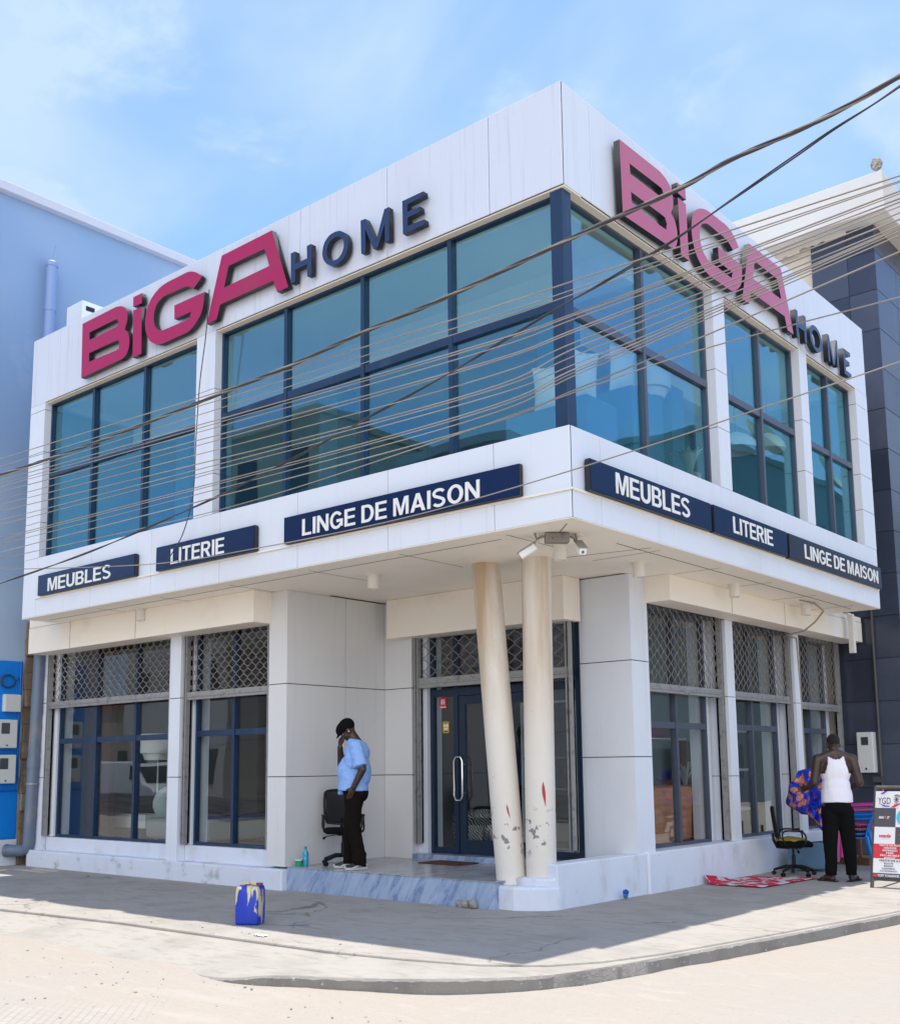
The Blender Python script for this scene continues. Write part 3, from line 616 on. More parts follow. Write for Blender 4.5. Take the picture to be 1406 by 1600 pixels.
# ------------------------------------------------------------------ the two big name signs
LET = {'B':[[[-7.724,7.351],[-6.983,7.359],[-6.884,7.35],[-6.795,7.33],[-6.717,7.285],[-6.671,7.219],[-6.656,7.138],[-6.669,7.064],[-6.712,6.992],[-6.645,6.942],[-6.605,6.866],[-6.594,6.787],[-6.611,6.702],[-6.661,6.632],[-6.734,6.607],[-6.82,6.601],[-7.706,6.583]],[[-7.542,7.179],[-6.951,7.186],[-6.884,7.167],[-6.856,7.13],[-6.869,7.095],[-6.923,7.081],[-7.535,7.072]],[[-7.535,6.888],[-6.912,6.89],[-6.846,6.873],[-6.816,6.834],[-6.831,6.793],[-6.894,6.758],[-7.527,6.766]]],'dot':[[[-6.54,7.375],[-6.351,7.375],[-6.344,7.239],[-6.534,7.244]]],'i':[[[-6.531,7.194],[-6.342,7.19],[-6.321,6.56],[-6.513,6.559]]],'G':[[[-5.116,7.201],[-5.18,7.265],[-5.27,7.319],[-5.394,7.355],[-5.586,7.354],[-5.782,7.353],[-5.921,7.339],[-6.039,7.3],[-6.148,7.232],[-6.225,7.128],[-6.256,6.998],[-6.247,6.857],[-6.185,6.727],[-6.09,6.644],[-5.967,6.59],[-5.827,6.574],[-5.422,6.579],[-5.309,6.596],[-5.199,6.661],[-5.11,6.743],[-5.068,6.85],[-5.056,6.999],[-5.65,7.003],[-5.642,6.825],[-5.308,6.824],[-5.334,6.765],[-5.39,6.741],[-5.855,6.747],[-5.935,6.762],[-6.007,6.806],[-6.057,6.878],[-6.075,6.971],[-6.059,7.054],[-6.011,7.128],[-5.933,7.168],[-5.834,7.188],[-5.483,7.18],[-5.377,7.163],[-5.268,7.106]]],'A':[[[-4.738,7.35],[-3.844,7.36],[-3.558,6.6],[-3.742,6.597],[-3.809,6.754],[-4.75,6.748],[-4.813,6.585],[-4.999,6.578]],[[-4.605,7.18],[-3.97,7.181],[-3.881,6.949],[-4.683,6.938]]],'H':[[[-3.523,6.978],[-3.452,6.979],[-3.45,6.834],[-3.258,6.835],[-3.263,6.981],[-3.19,6.978],[-3.187,6.628],[-3.254,6.628],[-3.257,6.77],[-3.449,6.766],[-3.447,6.629],[-3.514,6.623]]],'O':[[[-3.018,6.811],[-3.005,6.887],[-2.968,6.943],[-2.904,6.983],[-2.821,6.991],[-2.747,6.976],[-2.681,6.931],[-2.64,6.862],[-2.628,6.792],[-2.639,6.723],[-2.675,6.668],[-2.737,6.628],[-2.819,6.618],[-2.902,6.641],[-2.966,6.69],[-3.004,6.747]],[[-2.95,6.814],[-2.934,6.87],[-2.895,6.912],[-2.829,6.929],[-2.763,6.92],[-2.713,6.884],[-2.692,6.825],[-2.695,6.772],[-2.721,6.72],[-2.77,6.681],[-2.836,6.675],[-2.894,6.697],[-2.936,6.748]]],'M':[[[-2.444,6.984],[-2.373,6.981],[-2.227,6.675],[-2.104,6.99],[-2.043,6.991],[-2.036,6.631],[-2.097,6.634],[-2.1,6.832],[-2.197,6.612],[-2.262,6.616],[-2.376,6.868],[-2.371,6.618],[-2.434,6.619]]],'E':[[[-1.858,6.986],[-1.574,6.988],[-1.572,6.936],[-1.789,6.928],[-1.789,6.85],[-1.621,6.845],[-1.619,6.791],[-1.785,6.786],[-1.786,6.698],[-1.565,6.691],[-1.562,6.636],[-1.85,6.633]]]}
def bounds(lp): xs = [a for a, b in lp]; zs = [b for a, b in lp]; return min(xs), max(xs), min(zs), max(zs)
def smooth_loop(lp, k):
    return lp if k not in ('B', 'G', 'O') else lp
def round_loop(lp, n=3):
    """Catmull-Rom only through the soft bends, so that hard corners stay hard"""
    o = []; m = len(lp)
    for i in range(m):
        p0, p1, p2, p3 = (Vector(lp[(i+k) % m]) for k in (-1, 0, 1, 2))
        a1 = (p1-p0).angle(p2-p1) if (p1-p0).length and (p2-p1).length else 0; a2 = (p2-p1).angle(p3-p2) if (p3-p2).length else 0
        if (p2-p1).length > .30 or a1 > .85 or a2 > .85: o.append(tuple(p1)); continue
        for q in range(n):
            t = q/n; o.append(tuple(.5*((2*p1)+(p2-p0)*t+(2*p0-5*p1+4*p2-p3)*t*t+(3*p1-p0-3*p2+p3)*t**3)))
    return o
RT = {'B': (.835, 1.925, 6.53, 7.30), 'dot': (1.967, 2.147, 7.215, 7.335), 'i': (1.967, 2.157, 6.545, 7.17), 'G': (2.245, 3.436, 6.543, 7.30), 'A': (3.40, 4.818, 6.545, 7.315),
      'H': (4.91, 5.235, 6.57, 6.925), 'O': (5.34, 5.73, 6.56, 6.895), 'M': (5.93, 6.287, 6.545, 6.925), 'E': (6.485, 6.75, 6.53, 6.89)}
navyl = M('navy_letter_face', (.01, .03, .105), .25, spec=.5)
for side in 'LR':
    c0 = (-4.6, -.1, 6.55) if side == 'L' else (.1, 3.8, 6.53)
    t = thing('name_sign', 'raised letters reading BiGA HOME in deep magenta and navy on the left facade' if side == 'L' else 'raised letters reading BiGA HOME in pale pink on the right facade behind the wires', 'sign', c0)
    for k, loops in LET.items():
        b0 = bounds(loops[0]); tg = b0 if side == 'L' else RT[k]
        lp2 = [round_loop([((a-b0[0])/(b0[1]-b0[0])*(tg[1]-tg[0])+tg[0], (b-b0[2])/(b0[3]-b0[2])*(tg[3]-tg[2])+tg[2]) for a, b in lp]) for lp in loops]
        big = k in ('B', 'dot', 'i', 'G', 'A')
        if k == 'dot': dots = lp2; continue
        if k == 'i': lp2 = lp2+dots
        org = (c0[0], c0[2]) if side == 'L' else (c0[1], c0[2])
        me = poly_mesh([[(a-org[0], b-org[1]) for a, b in lp] for lp in lp2], .034)
        fr = (FR_L if side == 'L' else FR_R)(0, 0, 0)
        fr = Matrix.Translation((0, .034, 0) if side == 'L' else (-.034, 0, 0)) @ fr
        face = (magenta if side == 'L' else magpale) if big else navyl
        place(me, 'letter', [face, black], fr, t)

# ------------------------------------------------------------------ the six small sign boards
def stroke(cl, w):
    P = [Vector(q) for q in cl]; a, b = [], []
    for i, p in enumerate(P):
        d0 = (p-P[i-1]).normalized() if i else (P[1]-p).normalized(); d1 = (P[i+1]-p).normalized() if i < len(P)-1 else d0
        n0 = Vector((-d0.y, d0.x)); n1 = Vector((-d1.y, d1.x)); m = (n0+n1).normalized(); k = w/2/max(.5, m.dot(n0)); a.append((p+m*k)[:]); b.append((p-m*k)[:])
    return a+b[::-1]
def arc(cx_, cy_, rx, ry, a0, a1, n=14): return [(cx_+rx*math.cos(math.radians(a0+(a1-a0)*i/n)), cy_+ry*math.sin(math.radians(a0+(a1-a0)*i/n))) for i in range(n+1)]
SW, SH = .185, .15
def bowl(x0, x1, y0, y1, k=.5): r = (y1-y0)/2; return [(x0, y0)]+arc(x1-r*k*2*.5, (y0+y1)/2, r*k*2*.5, r, -90, 90)+[(x0, y1)]
GL = {'I': (SW, [[(0, 0), (SW, 0), (SW, 1), (0, 1)]]), 'L': (.64, [[(0, 0), (.64, 0), (.64, SH), (SW, SH), (SW, 1), (0, 1)]]),
      'E': (.70, [[(0, 0), (.70, 0), (.70, SH), (SW, SH), (SW, .435), (.66, .435), (.66, .58), (SW, .58), (SW, 1-SH), (.69, 1-SH), (.69, 1), (0, 1)]]),
      'T': (.72, [[(.36-SW/2, 0), (.36+SW/2, 0), (.36+SW/2, 1-SH), (.72, 1-SH), (.72, 1), (0, 1), (0, 1-SH), (.36-SW/2, 1-SH)]]),
      'M': (.92, [[(0, 0), (.165, 0), (.165, .74), (.38, 0), (.54, 0), (.755, .74), (.755, 0), (.92, 0), (.92, 1), (.67, 1), (.46, .30), (.25, 1), (0, 1)]]),
      'N': (.78, [[(0, 0), (.17, 0), (.17, .68), (.60, 0), (.78, 0), (.78, 1), (.61, 1), (.61, .33), (.18, 1), (0, 1)]]),
      'A': (.88, [[(0, 0), (.20, 0), (.275, .22), (.605, .22), (.68, 0), (.88, 0), (.54, 1), (.34, 1)], [(.325, .37), (.555, .37), (.44, .74)]]),
      'U': (.76, [stroke([(SW/2, 1)]+arc(.38, .33, .38-SW/2, .33-SH/2, 180, 360)+[(.76-SW/2, 1)], .18)]),
      'O': (.88, [arc(.44, .5, .44, .515, 0, 345, 23), arc(.44, .5, .25, .355, 0, 345, 23)]),
      'D': (.78, [bowl(0, .78, 0, 1, .80), bowl(SW, .595, SH, 1-SH, .72)]),
      'B': (.76, [[(0, 0)]+arc(.50, .275, .26, .275, -90, 62)+arc(.47, .755, .245, .245, -62, 90)+[(0, 1)], bowl(SW, .585, SH, .435, 1), bowl(SW, .55, .575, 1-SH, 1)]),
      'R': (.82, [[(0, 0), (SW, 0), (SW, .41), (.33, .41), (.60, 0), (.82, 0), (.545, .43)]+arc(.49, .715, .275, .285, -72, 90)+[(0, 1)], bowl(SW, .585, .555, 1-SH, 1)]),
      'G': (.86, [stroke(arc(.43, .5, .345, .435, 38, 318, 24)+[(.765, .20), (.765, .455), (.44, .455)], .165)]),
      'S': (.74, [stroke(arc(.37, .735, .285, .195, 22, 200, 14)+[(.16, .60), (.37, .515), (.58, .41)]+arc(.37, .265, .285, .195, 20, -158, 14), .155)])}
def grotesque(txt, w, h, ex):
    x = 0; loops = []
    for c in txt:
        if c == ' ': x += .30; continue
        adv, lp = GL[c]; loops += [[(px+x, py) for px, py in l] for l in lp]; x += adv+.115
    x -= .115; return poly_mesh([[(px*w/x-w/2, (py-.5)*h) for px, py in l] for l in loops], ex)
def board(side, a, b, z0, z1, txt, ta, tb, tz0, tz1, label, face=navy, y=0, tilt=0):
    c = ((a+b)/2, 0, (z0+z1)/2) if side == 'L' else (0, (a+b)/2, (z0+z1)/2)
    mb = MB(); w = b-a; h = z1-z0; d0, d1 = .012, .075
    if side == 'L': mb.box(-w/2, w/2, -d1, -d0, -h/2, h/2, 0); mb.box(-w/2-.006, w/2+.006, -d1+.006, -d0-.01, -h/2-.006, h/2+.006, 1)
    else: mb.box(d0, d1, -w/2, w/2, -h/2, h/2, 0); mb.box(d0+.01, d1-.006, -w/2-.006, w/2+.006, -h/2-.006, h/2+.006, 1)
    o = mb.build('sign_board', [face, black]); o.location = c; tag(o, label, 'sign board')
    me = grotesque(txt, tb-ta, tz1-tz0+.012, .003)
    fr = (FR_L((ta+tb)/2-c[0], -d1-.004, (tz0+tz1)/2-c[2]) if side == 'L' else FR_R(d1+.004, (ta+tb)/2-c[1], (tz0+tz1)/2-c[2]))
    place(me, 'lettering', [lett_w], fr, o)
    if tilt: o.rotation_euler = (tilt, 0, 0)
    return o
board('L', -8.645, -6.375, 3.742, 4.008, 'MEUBLES', -8.38, -6.88, 3.775, 3.94, 'navy board reading MEUBLES at the far left end of the shop front', navy)
board('L', -5.92, -4.108, 3.742, 4.018, 'LITERIE', -5.62, -4.62, 3.785, 3.955, 'navy board reading LITERIE on the left facade, touched by a hanging wire', navy)
board('L', -3.613, -.503, 3.745, 4.02, 'LINGE DE MAISON', -3.32, -.94, 3.79, 3.955, 'long navy board reading LINGE DE MAISON on the left facade', navy)
board('R', .20, 2.445, 3.742, 4.015, 'MEUBLES', .60, 1.98, 3.79, 3.97, 'navy board reading MEUBLES nearest to the corner on the right facade', navy)
board('R', 2.51, 4.335, 3.738, 4.018, 'LITERIE', 2.94, 3.93, 3.80, 3.965, 'navy board reading LITERIE in the middle of the right facade', navy)
board('R', 4.395, 7.47, 3.732, 4.016, 'LINGE DE MAISON', 4.83, 7.33, 3.79, 3.95, 'dull dark board reading LINGE DE MAISON at the far end of the right facade', navydark)

# ------------------------------------------------------------------ fittings under the soffit
off = M('off_white_metal', (.72, .69, .62), .5)
dk = M('dark_plastic', (.04, .04, .04), .5)
names = ['white cylinder spotlight right behind the two cameras at the corner', 'white cylinder spotlight above the panelled pillar on the right', 'white cylinder spotlight under the soffit in front of the entrance',
         'white cylinder spotlight above the two left shop windows', 'white cylinder spotlight under the middle of the right soffit', 'white cylinder spotlight at the far end of the right soffit']
for (x, y), nm in zip([(-.72, .86), (-.66, 2.22), (-3.17, .83), (-7.14, .55), (-.54, 4.2), (-.56, 6.35)], names):
    mb = MB(); mb.lathe([(.075, 0), (.075, -.012), (.062, -.014), (.062, -.155), (.052, -.155), (.048, -.13)], (0, 0, 0), 24)
    o = mb.build('spotlight', off, smooth=True); o.location = (x, y, Z0-.0065); tag(o, nm, 'lamp', 'spotlights under the soffit')
for i, (x, y) in enumerate([(-4.35, 1.85), (-1.5, 2.45)]):
    mb = MB(); mb.lathe([(.085, 0), (.085, -.01), (.065, -.012), (.06, .0)], (0, 0, 0), 24); o = mb.build('downlight', M('brushed_ring', (.5, .48, .44), .3, .6), smooth=True)
    o.location = (x, y, Z0+.0295); tag(o, ['flat round ceiling light beside the deep panelled wall', 'flat round ceiling light beside the top of the right pillar'][i], 'lamp', 'recessed lights in the entrance ceiling')
camw = M('camera_white', (.8, .8, .8), .35)
for i, (x, y, rz, nm) in enumerate([(-.66, .40, 3.75, 'white security camera pointing along the left facade'), (-.36, .62, 5.6+1.57*.0, 'white security camera pointing along the right facade')]):
    t = thing('security_camera', nm, 'camera', (x, y, Z0-.006), rz, 'security cameras at the corner'); t.scale = (.82, .82, .82)
    mb = MB(); mb.lathe([(.07, 0), (.07, -.02), (.028, -.03), (.025, -.11), (.035, -.13)], n=16); mb.build('mount', off, t, smooth=True)
    mb = MB(); R = Matrix.Rotation(.55, 3, 'Y'); mb.obox(Vector((.10, 0, -.175)), .21, .085, .08, R, 0, .012); mb.obox(Vector((.11, 0, -.128)), .25, .1, .012, R, 1)
    mb.build('body', [camw, M('grey_hood', (.28, .27, .26), .6)], t)
    mb = MB(); mb.lathe([(.018, -.008), (.018, .004)], n=14); bmesh.ops.transform(mb.bm, matrix=Matrix.Translation((.185, 0, -.232)) @ Matrix.Rotation(.55+PI/2, 4, 'Y'), verts=mb.bm.verts); mb.build('lens', M('grey_lens', (.12, .12, .13), .2), t)
mb = MB(); mb.obox(Vector((0, 0, -.05)), .22, .10, .09, None, 0, .01); mb.tube([(.12, 0, -.03), (.19, .02, -.06), (.17, .0, -.01)], .012, 6); mb.tube([(-.12, 0, -.03), (-.18, .03, -.05), (-.2, 0, -.01)], .012, 6); mb.ball((.05, -.055, -.04), .018, u=8, v=6); mb.ball((-.03, -.055, -.06), .018, u=8, v=6)
o = mb.build('junction_box', M('grimy_box', (.22, .2, .18), .7)); o.location = (-.45, .42, Z0-.0065); o.rotation_euler = (0, 0, .78); tag(o, 'grimy grey junction box between the two security cameras', 'box')
mb = MB(); mb.tube([(-.47, 5.95, Z0-.012), (-.42, 6.3, Z0-.02), (-.40, 6.55, Z0-.1), (-.55, 6.62, 3.25), (-.7, 6.6, 3.14), (-.95, 6.6, 3.10), (-1.06, 7.2, 3.12), (-1.07, 7.26, 2.2), (-1.07, 7.27, .9)], .012, 8)
tag(mb.build('loose_conduit', M('conduit', (.3, .27, .24), .6), smooth=True), 'curved grey conduit looping below the right soffit', 'pipe')
mb = MB(); mb.box(-.68, -.60, 8.16, 8.24, 2.95, 3.52); mb.box(-.66, -.62, 8.05, 8.17, 3.5, 3.53); tag(mb.build('cable_duct', off, bevel=.006), 'short white vertical duct at the far right end of the soffit', 'duct')
# white service box on the roof
t = thing('roof_box', 'small white roof housing with a dark slot behind the letter B', 'housing', (-8.6, .9, 7.5))
mb = MB(); mb.box(-.42, 0, -.5, .75, 0, .62); mb.build('shell', white, t, bevel=.01)
mb = MB(); mb.box(-.01, .004, -.44, -.30, .48, .55); mb.build('slot', black, t)

# ------------------------------------------------------------------ overhead wires (all strung along the street, in front of the left facade)
wirem = M('weathered_wire', (.20, .175, .15), .6, layers=[((.30, .27, .24), 1.5, (1, 1, 1), .4, .7, .8)])
wired = M('dark_cable', (.035, .033, .034), .55)
WY = -4.15
def ray(px, py):
    return fw*1 + r2*((px-703)/1700.38) - u2*((py-958.65)/1700.38)
def at(px, py, y):
    d = ray(px, py); return CAM+d*((y-CAM.y)/d.y)
def wire_pts(ctrl, y, n=16):
    """points of one hanging wire, smoothed; both ends run on beyond the frame"""
    P = [at(a, b, y) for a, b in ctrl]; d0 = (P[0]-P[1]).normalized(); d1 = (P[-1]-P[-2]).normalized()
    k = len(P); xs = [p.x for p in P]; zs = [p.z for p in P]; o = []
    for i in range(k-1):
        for q in range(n):
            t = q/n; p0, p1, p2, p3 = P[max(i-1, 0)], P[i], P[i+1], P[min(i+2, k-1)]
            o.append(.5*((2*p1)+(p2-p0)*t+(2*p0-5*p1+4*p2-p3)*t*t+(3*p1-p0-3*p2+p3)*t**3))
    o.append(P[-1]); return [P[0]+d0*12]+o+[P[-1]+d1*(1+q*.5) for q in range(14)]
thin = [(717, 514, 431, 274), (729, 528, 444, 282), (746, 538, 451, 284), (751, 565, 481, 298), (757, 569, 484, 302), (761, 577, 490, 310), (769, 594, 506, 315), (781, 598, 510, 322), (789, 618, 526, 332),
        (799, 637, 535, 342), (813, 641, 547, 352), (820, 649, 560, 355), (841, 667, 567, 357), (844, 671, 572, 361), (851, 679, 577, 367), (863, 692, 600, 393)]
for i, (a, b, c, d) in enumerate(thin):
    y = WY+((i*7) % 5-2)*.06
    mb = MB(); mb.tube(wire_pts([(0, a), (660, b), (920, c), (1406, d)], y), .0025 if i % 3 else .0031, 5)
    tag(mb.build('overhead_wire', wirem, smooth=True), 'thin grey overhead wire, one of the many strung close together across the upper windows', 'wire', 'thin wires strung across the upper windows')
mb = MB(); mb.tube(wire_pts([(0, 873), (330, 800), (660, 697), (920, 605), (1100, 545), (1406, 464)], WY), .0026, 5); tag(mb.build('overhead_wire', wirem, smooth=True), 'thin wire that leaves the bundle and passes just below the right HOME letters', 'wire')
mb = MB(); mb.tube(wire_pts([(0, 890), (230, 882), (400, 857), (620, 812), (820, 757), (1050, 685), (1135, 656), (1406, 565)], WY+.1), .0028, 5); tag(mb.build('overhead_wire', wirem, smooth=True), 'lowest overhead wire, crossing the small sign boards', 'wire')
# thick bundle of twisted strands
cl = wire_pts([(0, 742), (148, 692), (340, 617), (447, 574), (570, 518), (700, 463), (920, 359), (1060, 295), (1140, 250), (1260, 197), (1340, 156), (1406, 118)], WY-.12, 14)
def twisted(cl, strands, rr, r, mat, turns, name, label, cat, mats=None):
    t = thing(name, label, cat, cl[0])
    L_ = [0]
    for a, b in zip(cl[:-1], cl[1:]): L_.append(L_[-1]+(b-a).length)
    for k in range(strands):
        pts = []
        for p, s in zip(cl, L_):
            a = s*turns+2*PI*k/strands; pts.append(p-cl[0]+Vector((0, math.cos(a), math.sin(a)))*rr)
        mb = MB(); mb.tube(pts, r, 6); mb.build('strand', (mats or [mat])[k % len(mats or [mat])], t, smooth=True)
    return t
def resample(P, step):
    o = [P[0]]; acc = 0
    for a, b in zip(P[:-1], P[1:]):
        n_ = max(1, int((b-a).length/step))
        for q in range(1, n_+1): o.append(a.lerp(b, q/n_))
    return o
twisted(resample(cl, .08), 4, .0050, .0043, None, 12, 'twisted_cable', 'thick twisted bundle of dark cables slanting across the whole shop front', 'cable', [wired, wirem, wired, M('grey_cable', (.12, .11, .105), .6)])
cl = wire_pts([(0, 912), (141, 862), (302, 793), (386, 753), (493, 698), (583, 648), (700, 584), (828, 507), (880, 476), (941, 442), (1046, 379), (1140, 314), (1244, 242), (1300, 203), (1362, 164), (1406, 134)], WY-.05, 8)
twisted(resample(cl, .08), 2, .0034, .0031, wired, 5, 'twisted_cable', 'thin dark pair of twisted wires crossing below the thick bundle', 'cable')
dropw = [at(a, b, -.13) for a, b in [(327, 452), (322, 520), (312, 600), (306, 690), (303, 760), (296, 800), (284, 838), (268, 866), (256, 883)]]
mb = MB(); mb.tube(spl(dropw, 5), .006, 6); tag(mb.build('hanging_wire', wired, smooth=True), 'black wire hanging down the left pier to the LITERIE board', 'wire')

# ------------------------------------------------------------------ neighbour on the left
bluewash = M('faded_blue_wall', (.235, .36, .55), .7, layers=[((.42, .52, .64), .10, (1, 1, 1.2), .40, .60, .85, 3), ((.19, .30, .50), .5, (1, 1, .3), .5, .8, .5), ((.17, .22, .32), 1.6, (1, 2.2, .10), .58, .78, .35), ((.40, .47, .60), 1.1, (1, 1, 1), .60, .66, .18)], bump=.15, bscale=12)
lb = thing('left_building', 'tall plain pale blue building with a flat coping on the left', 'building', (-12, 5, 0))
def lbx(mb, x0, x1, y0, y1, z0, z1, mi=0): mb.box(x0+12, x1+12, y0-5, y1-5, z0, z1, mi)
mb = MB(); lbx(mb, -24, -10.6, .03, 24, 0, 10.40); mb.build('wall', bluewash, lb)
mb = MB(); lbx(mb, -24.1, -10.47, -.1, 24.1, 10.40, 10.55); mb.build('coping', M('pale_coping', (.55, .58, .66), .7), lb, bevel=.01)
mb = MB(); lbx(mb, -10.6, -10.565, .27, .80, .38, 3.03); mb.build('painted_panel', M('bright_blue_paint', (.0, .20, .68), .45, layers=[((.0, .16, .6), 2, (1, 1, 1), .4, .7, .5)], bump=.15, bscale=25), lb, label='bright blue painted area low on the wall', bevel=.012)
mb = MB(); lbx(mb, -10.6, -10.572, .05, .82, 0, .378); mb.build('skirting', paintwall, lb)
mb = MB()
for k in range(14):
    z0 = k*.26; w = .10+.03*math.sin(k*2.1); lbx(mb, -10.6, -10.53-.02*(k % 3), .825+.012*(k % 2), .99+w*.1, z0, z0+.262)
mb.build('raw_edge', M('raw_brown_render', (.20, .15, .10), .95, layers=[((.33, .28, .22), 6, (1, 1, .5), .45, .7, .8), ((.1, .08, .06), 18, (1, 1, 1), .55, .75, .7)], bump=.9, bscale=30), lb, label='rough unpainted brown edge of the wall', bevel=.02)
plast = M('meter_plastic', (.60, .62, .60), .5); pane_d = M('meter_window', (.05, .06, .07), .15)
def meter(name, label, loc, sy, sz, sx, win, rz=0):
    t = thing(name, label, 'meter box', loc, rz)
    mb = MB(); mb.box(0, sx, -sy/2, sy/2, 0, sz, 0, .012); mb.build('case', plast, t)
    if win:
        mb = MB(); mb.box(sx-.005, sx+.004, win[0]*sy, win[1]*sy, win[2]*sz, win[3]*sz); mb.build('display_window', pane_d, t)
        mb = MB(); mb.box(sx-.005, sx+.006, -.012, .012, sz*.07, sz*.12); mb.build('lock', black, t)
    return t
meter('switch_box', 'small pale switch box above the two meters on the blue wall', (-10.565, .62, 2.26), .26, .26, .09, None)
meter('electricity_meter', 'upper of two pale meter boxes on the blue wall', (-10.565, .53, 1.72), .32, .42, .13, (-.3, .1, .5, .88))
meter('electricity_meter', 'lower of two pale meter boxes on the blue wall', (-10.565, .53, 1.20), .32, .42, .13, (-.3, .1, .5, .88))
mb = MB()
for k in range(3): mb.tube([(.01+.006*k, .12*math.cos(a*PI/12)*(1-.06*k), .10*math.sin(a*PI/12)*(1-.05*k)) for a in range(25)], .008, 6)
mb.tube([(.01, .12, 0), (.01, .17, .06), (.01, .2, .02)], .008, 6)
o = mb.build('coiled_cable', M('blue_cable', (.02, .06, .12), .5), smooth=True); o.location = (-10.56, .56, 2.72); tag(o, 'small coil of dark cable on the bright blue wall', 'cable')
mb = MB(); mb.tube([(-10.545, .76, 3.03), (-10.545, .76, 2.2), (-10.545, .78, 1.1), (-10.545, .3, 1.08), (-10.545, .28, 1.09)], .012, 6); tag(mb.build('wall_conduit', M('blue_conduit', (.0, .13, .5), .5), smooth=True), 'thin blue conduit framing the meter boxes', 'pipe')
pipem = M('grey_blue_pipe', (.13, .17, .24), .45, layers=[((.25, .24, .23), 5, (1, 1, .4), .5, .75, .8), ((.07, .10, .17), 3, (1, 1, .5), .5, .8, .6)])
t = thing('drain_pipe', 'grey blue drain pipe with an elbow outlet at the left end of the shop', 'pipe', (-10.32, .82, .2))
mb = MB(); mb.tube([(.16, .02, 2.9), (.14, 0, 1.2), (.1, 0, .12), (.07, -.01, .045), (0, -.04, .02), (-.12, -.11, .02), (-.22, -.18, .02)], .085, 16, cap=False); mb.tube([(-.19, -.16, .02), (-.23, -.185, .02)], .092, 16, cap=False); mb.tube([(.142, 0, 1.22), (.145, 0, 1.38)], .094, 16); mb.build('tube', pipem, t, smooth=True, recalc=False)
mb = MB(); mb.tube([(.135, 0, .98), (.135, 0, 1.0)], .098, 16); mb.build('clamp', steel, t, smooth=True)
mb = MB(); mb.tube([(0, 0, 0), (0, 0, 3.1)], .085, 16); mb.tube([(0, 0, 3.1), (0, 0, 3.16), (0, 0, 3.2)], [.095, .095, .05], 16); mb.tube([(0, 0, 2.35), (0, 0, 2.42)], .093, 16)
mb.tube([(0, .0, 3.2), (0, .05, 3.5)], .006, 5); o = mb.build('vent_pipe', M('vent_blue', (.22, .32, .56), .5), smooth=True); o.location = (-10.44, .92, 6.3); tag(o, 'blue vent pipe rising against the pale blue wall above the roof', 'pipe')

# ------------------------------------------------------------------ dark tiled neighbour on the right
def tilemat(name, a, b_, gap):
    m = M(name, a, .22, layers=[(b_, .8, (1, 1, 1), .4, .7, .7), ((.14, .14, .15), 40, (1, 1, 1), .72, .76, .5)])
    n = m.node_tree.nodes; L = m.node_tree.links; b = next(x for x in n if x.type == 'BSDF_PRINCIPLED'); s_ = b.inputs['Base Color'].links[0].from_socket
    g = n.new('ShaderNodeNewGeometry'); r = n.new('ShaderNodeMapRange'); r.inputs[3].default_value = .72; r.inputs[4].default_value = 1.3; L.new(g.outputs['Random Per Island'], r.inputs[0])
    x = n.new('ShaderNodeVectorMath'); x.operation = 'SCALE'; L.new(s_, x.inputs[0]); L.new(r.outputs[0], x.inputs['Scale']); L.new(x.outputs[0], b.inputs['Base Color'])
    r2_ = n.new('ShaderNodeMapRange'); r2_.inputs[3].default_value = .16; r2_.inputs[4].default_value = .34; L.new(g.outputs['Random Per Island'], r2_.inputs[0]); L.new(r2_.outputs[0], b.inputs['Roughness']); return m
tile = tilemat('dark_blue_tile', (.040, .048, .075), (.065, .075, .11), None)
rb = thing('right_building', 'tall building clad in dark blue grey tiles under a cream roof canopy on the right', 'building', (-.2, 9.2, 0))
def rbx(mb, x0, x1, y0, y1, z0, z1, mi=0): mb.box(x0+.2, x1+.2, y0-9.2, y1-9.2, z0, z1, mi)
mb = MB(); xs = [-1.21, -.63, -.2]; zs = [0, .35, 1.0, 1.64, 2.28, 2.92, 3.56, 4.2, 4.84, 5.48, 6.12, 6.76, 7.4, 8.04, 8.68, 9.32, 9.77]
for i in range(2):
    for k in range(len(zs)-1): rbx(mb, xs[i]+.004, xs[i+1]-.004*(1-i), 9.0, 9.02, zs[k]+.005, zs[k+1]-.005)
ys = [9.0, 9.95, 10.9, 14, 20]
for i in range(4):
    for k in range(len(zs)-1): rbx(mb, -.222, -.2, ys[i]+(.021 if not i else .004), ys[i+1]-.004, zs[k]+.005, zs[k+1]-.005)
rbx(mb, -1.205, -.212, 9.014, 20, 0, 9.765, 1); mb.build('tiled_corner', [tile, joint], rb)
mb = MB(); rbx(mb, -16, -1.212, 9.12, 20, 0, 10.0); mb.build('wall', M('cream_render', (.66, .58, .47), .8, layers=[((.5, .44, .36), 1.5, (1, 1, .4), .5, .8, .5)]), rb)
mb = MB(); rbx(mb, -16, .10, 8.64, 21, 9.772, 10.40); mb.build('canopy', M('canopy_render', (.70, .67, .62), .8, layers=[((.55, .5, .45), 1.2, (1, 1, .5), .5, .8, .4)]), rb, bevel=.01)
mb = MB()
for k in range(40):
    x = -1.9+k*.032; h = .05+.05*noise.noise(Vector((k*.31, 2, 0)))+(.06 if k < 16 else 0); rbx(mb, x, x+.034, 8.985, 8.999, 9.765-h, 9.7715)
mb.build('plaster_patch', M('patch_cream', (.62, .54, .44), .9), rb, label='ragged cream plaster along the top of the tiles')
for k, (y0, z0) in enumerate([(10.4, 6.6), (10.4, 3.2)]):
    mb = MB(); rbx(mb, -.22, -.195, y0, y0+1.8, z0, z0+2.2); mb.build('window', M('dark_window%d' % k, (.02, .025, .035), .1), rb)
meter('electricity_meter', 'tall cream meter box on the dark tiled wall behind the man in the white vest', (-.78, 8.998, 1.22), .24, .60, .16, (-.22, .22, .68, .88), -PI/2)
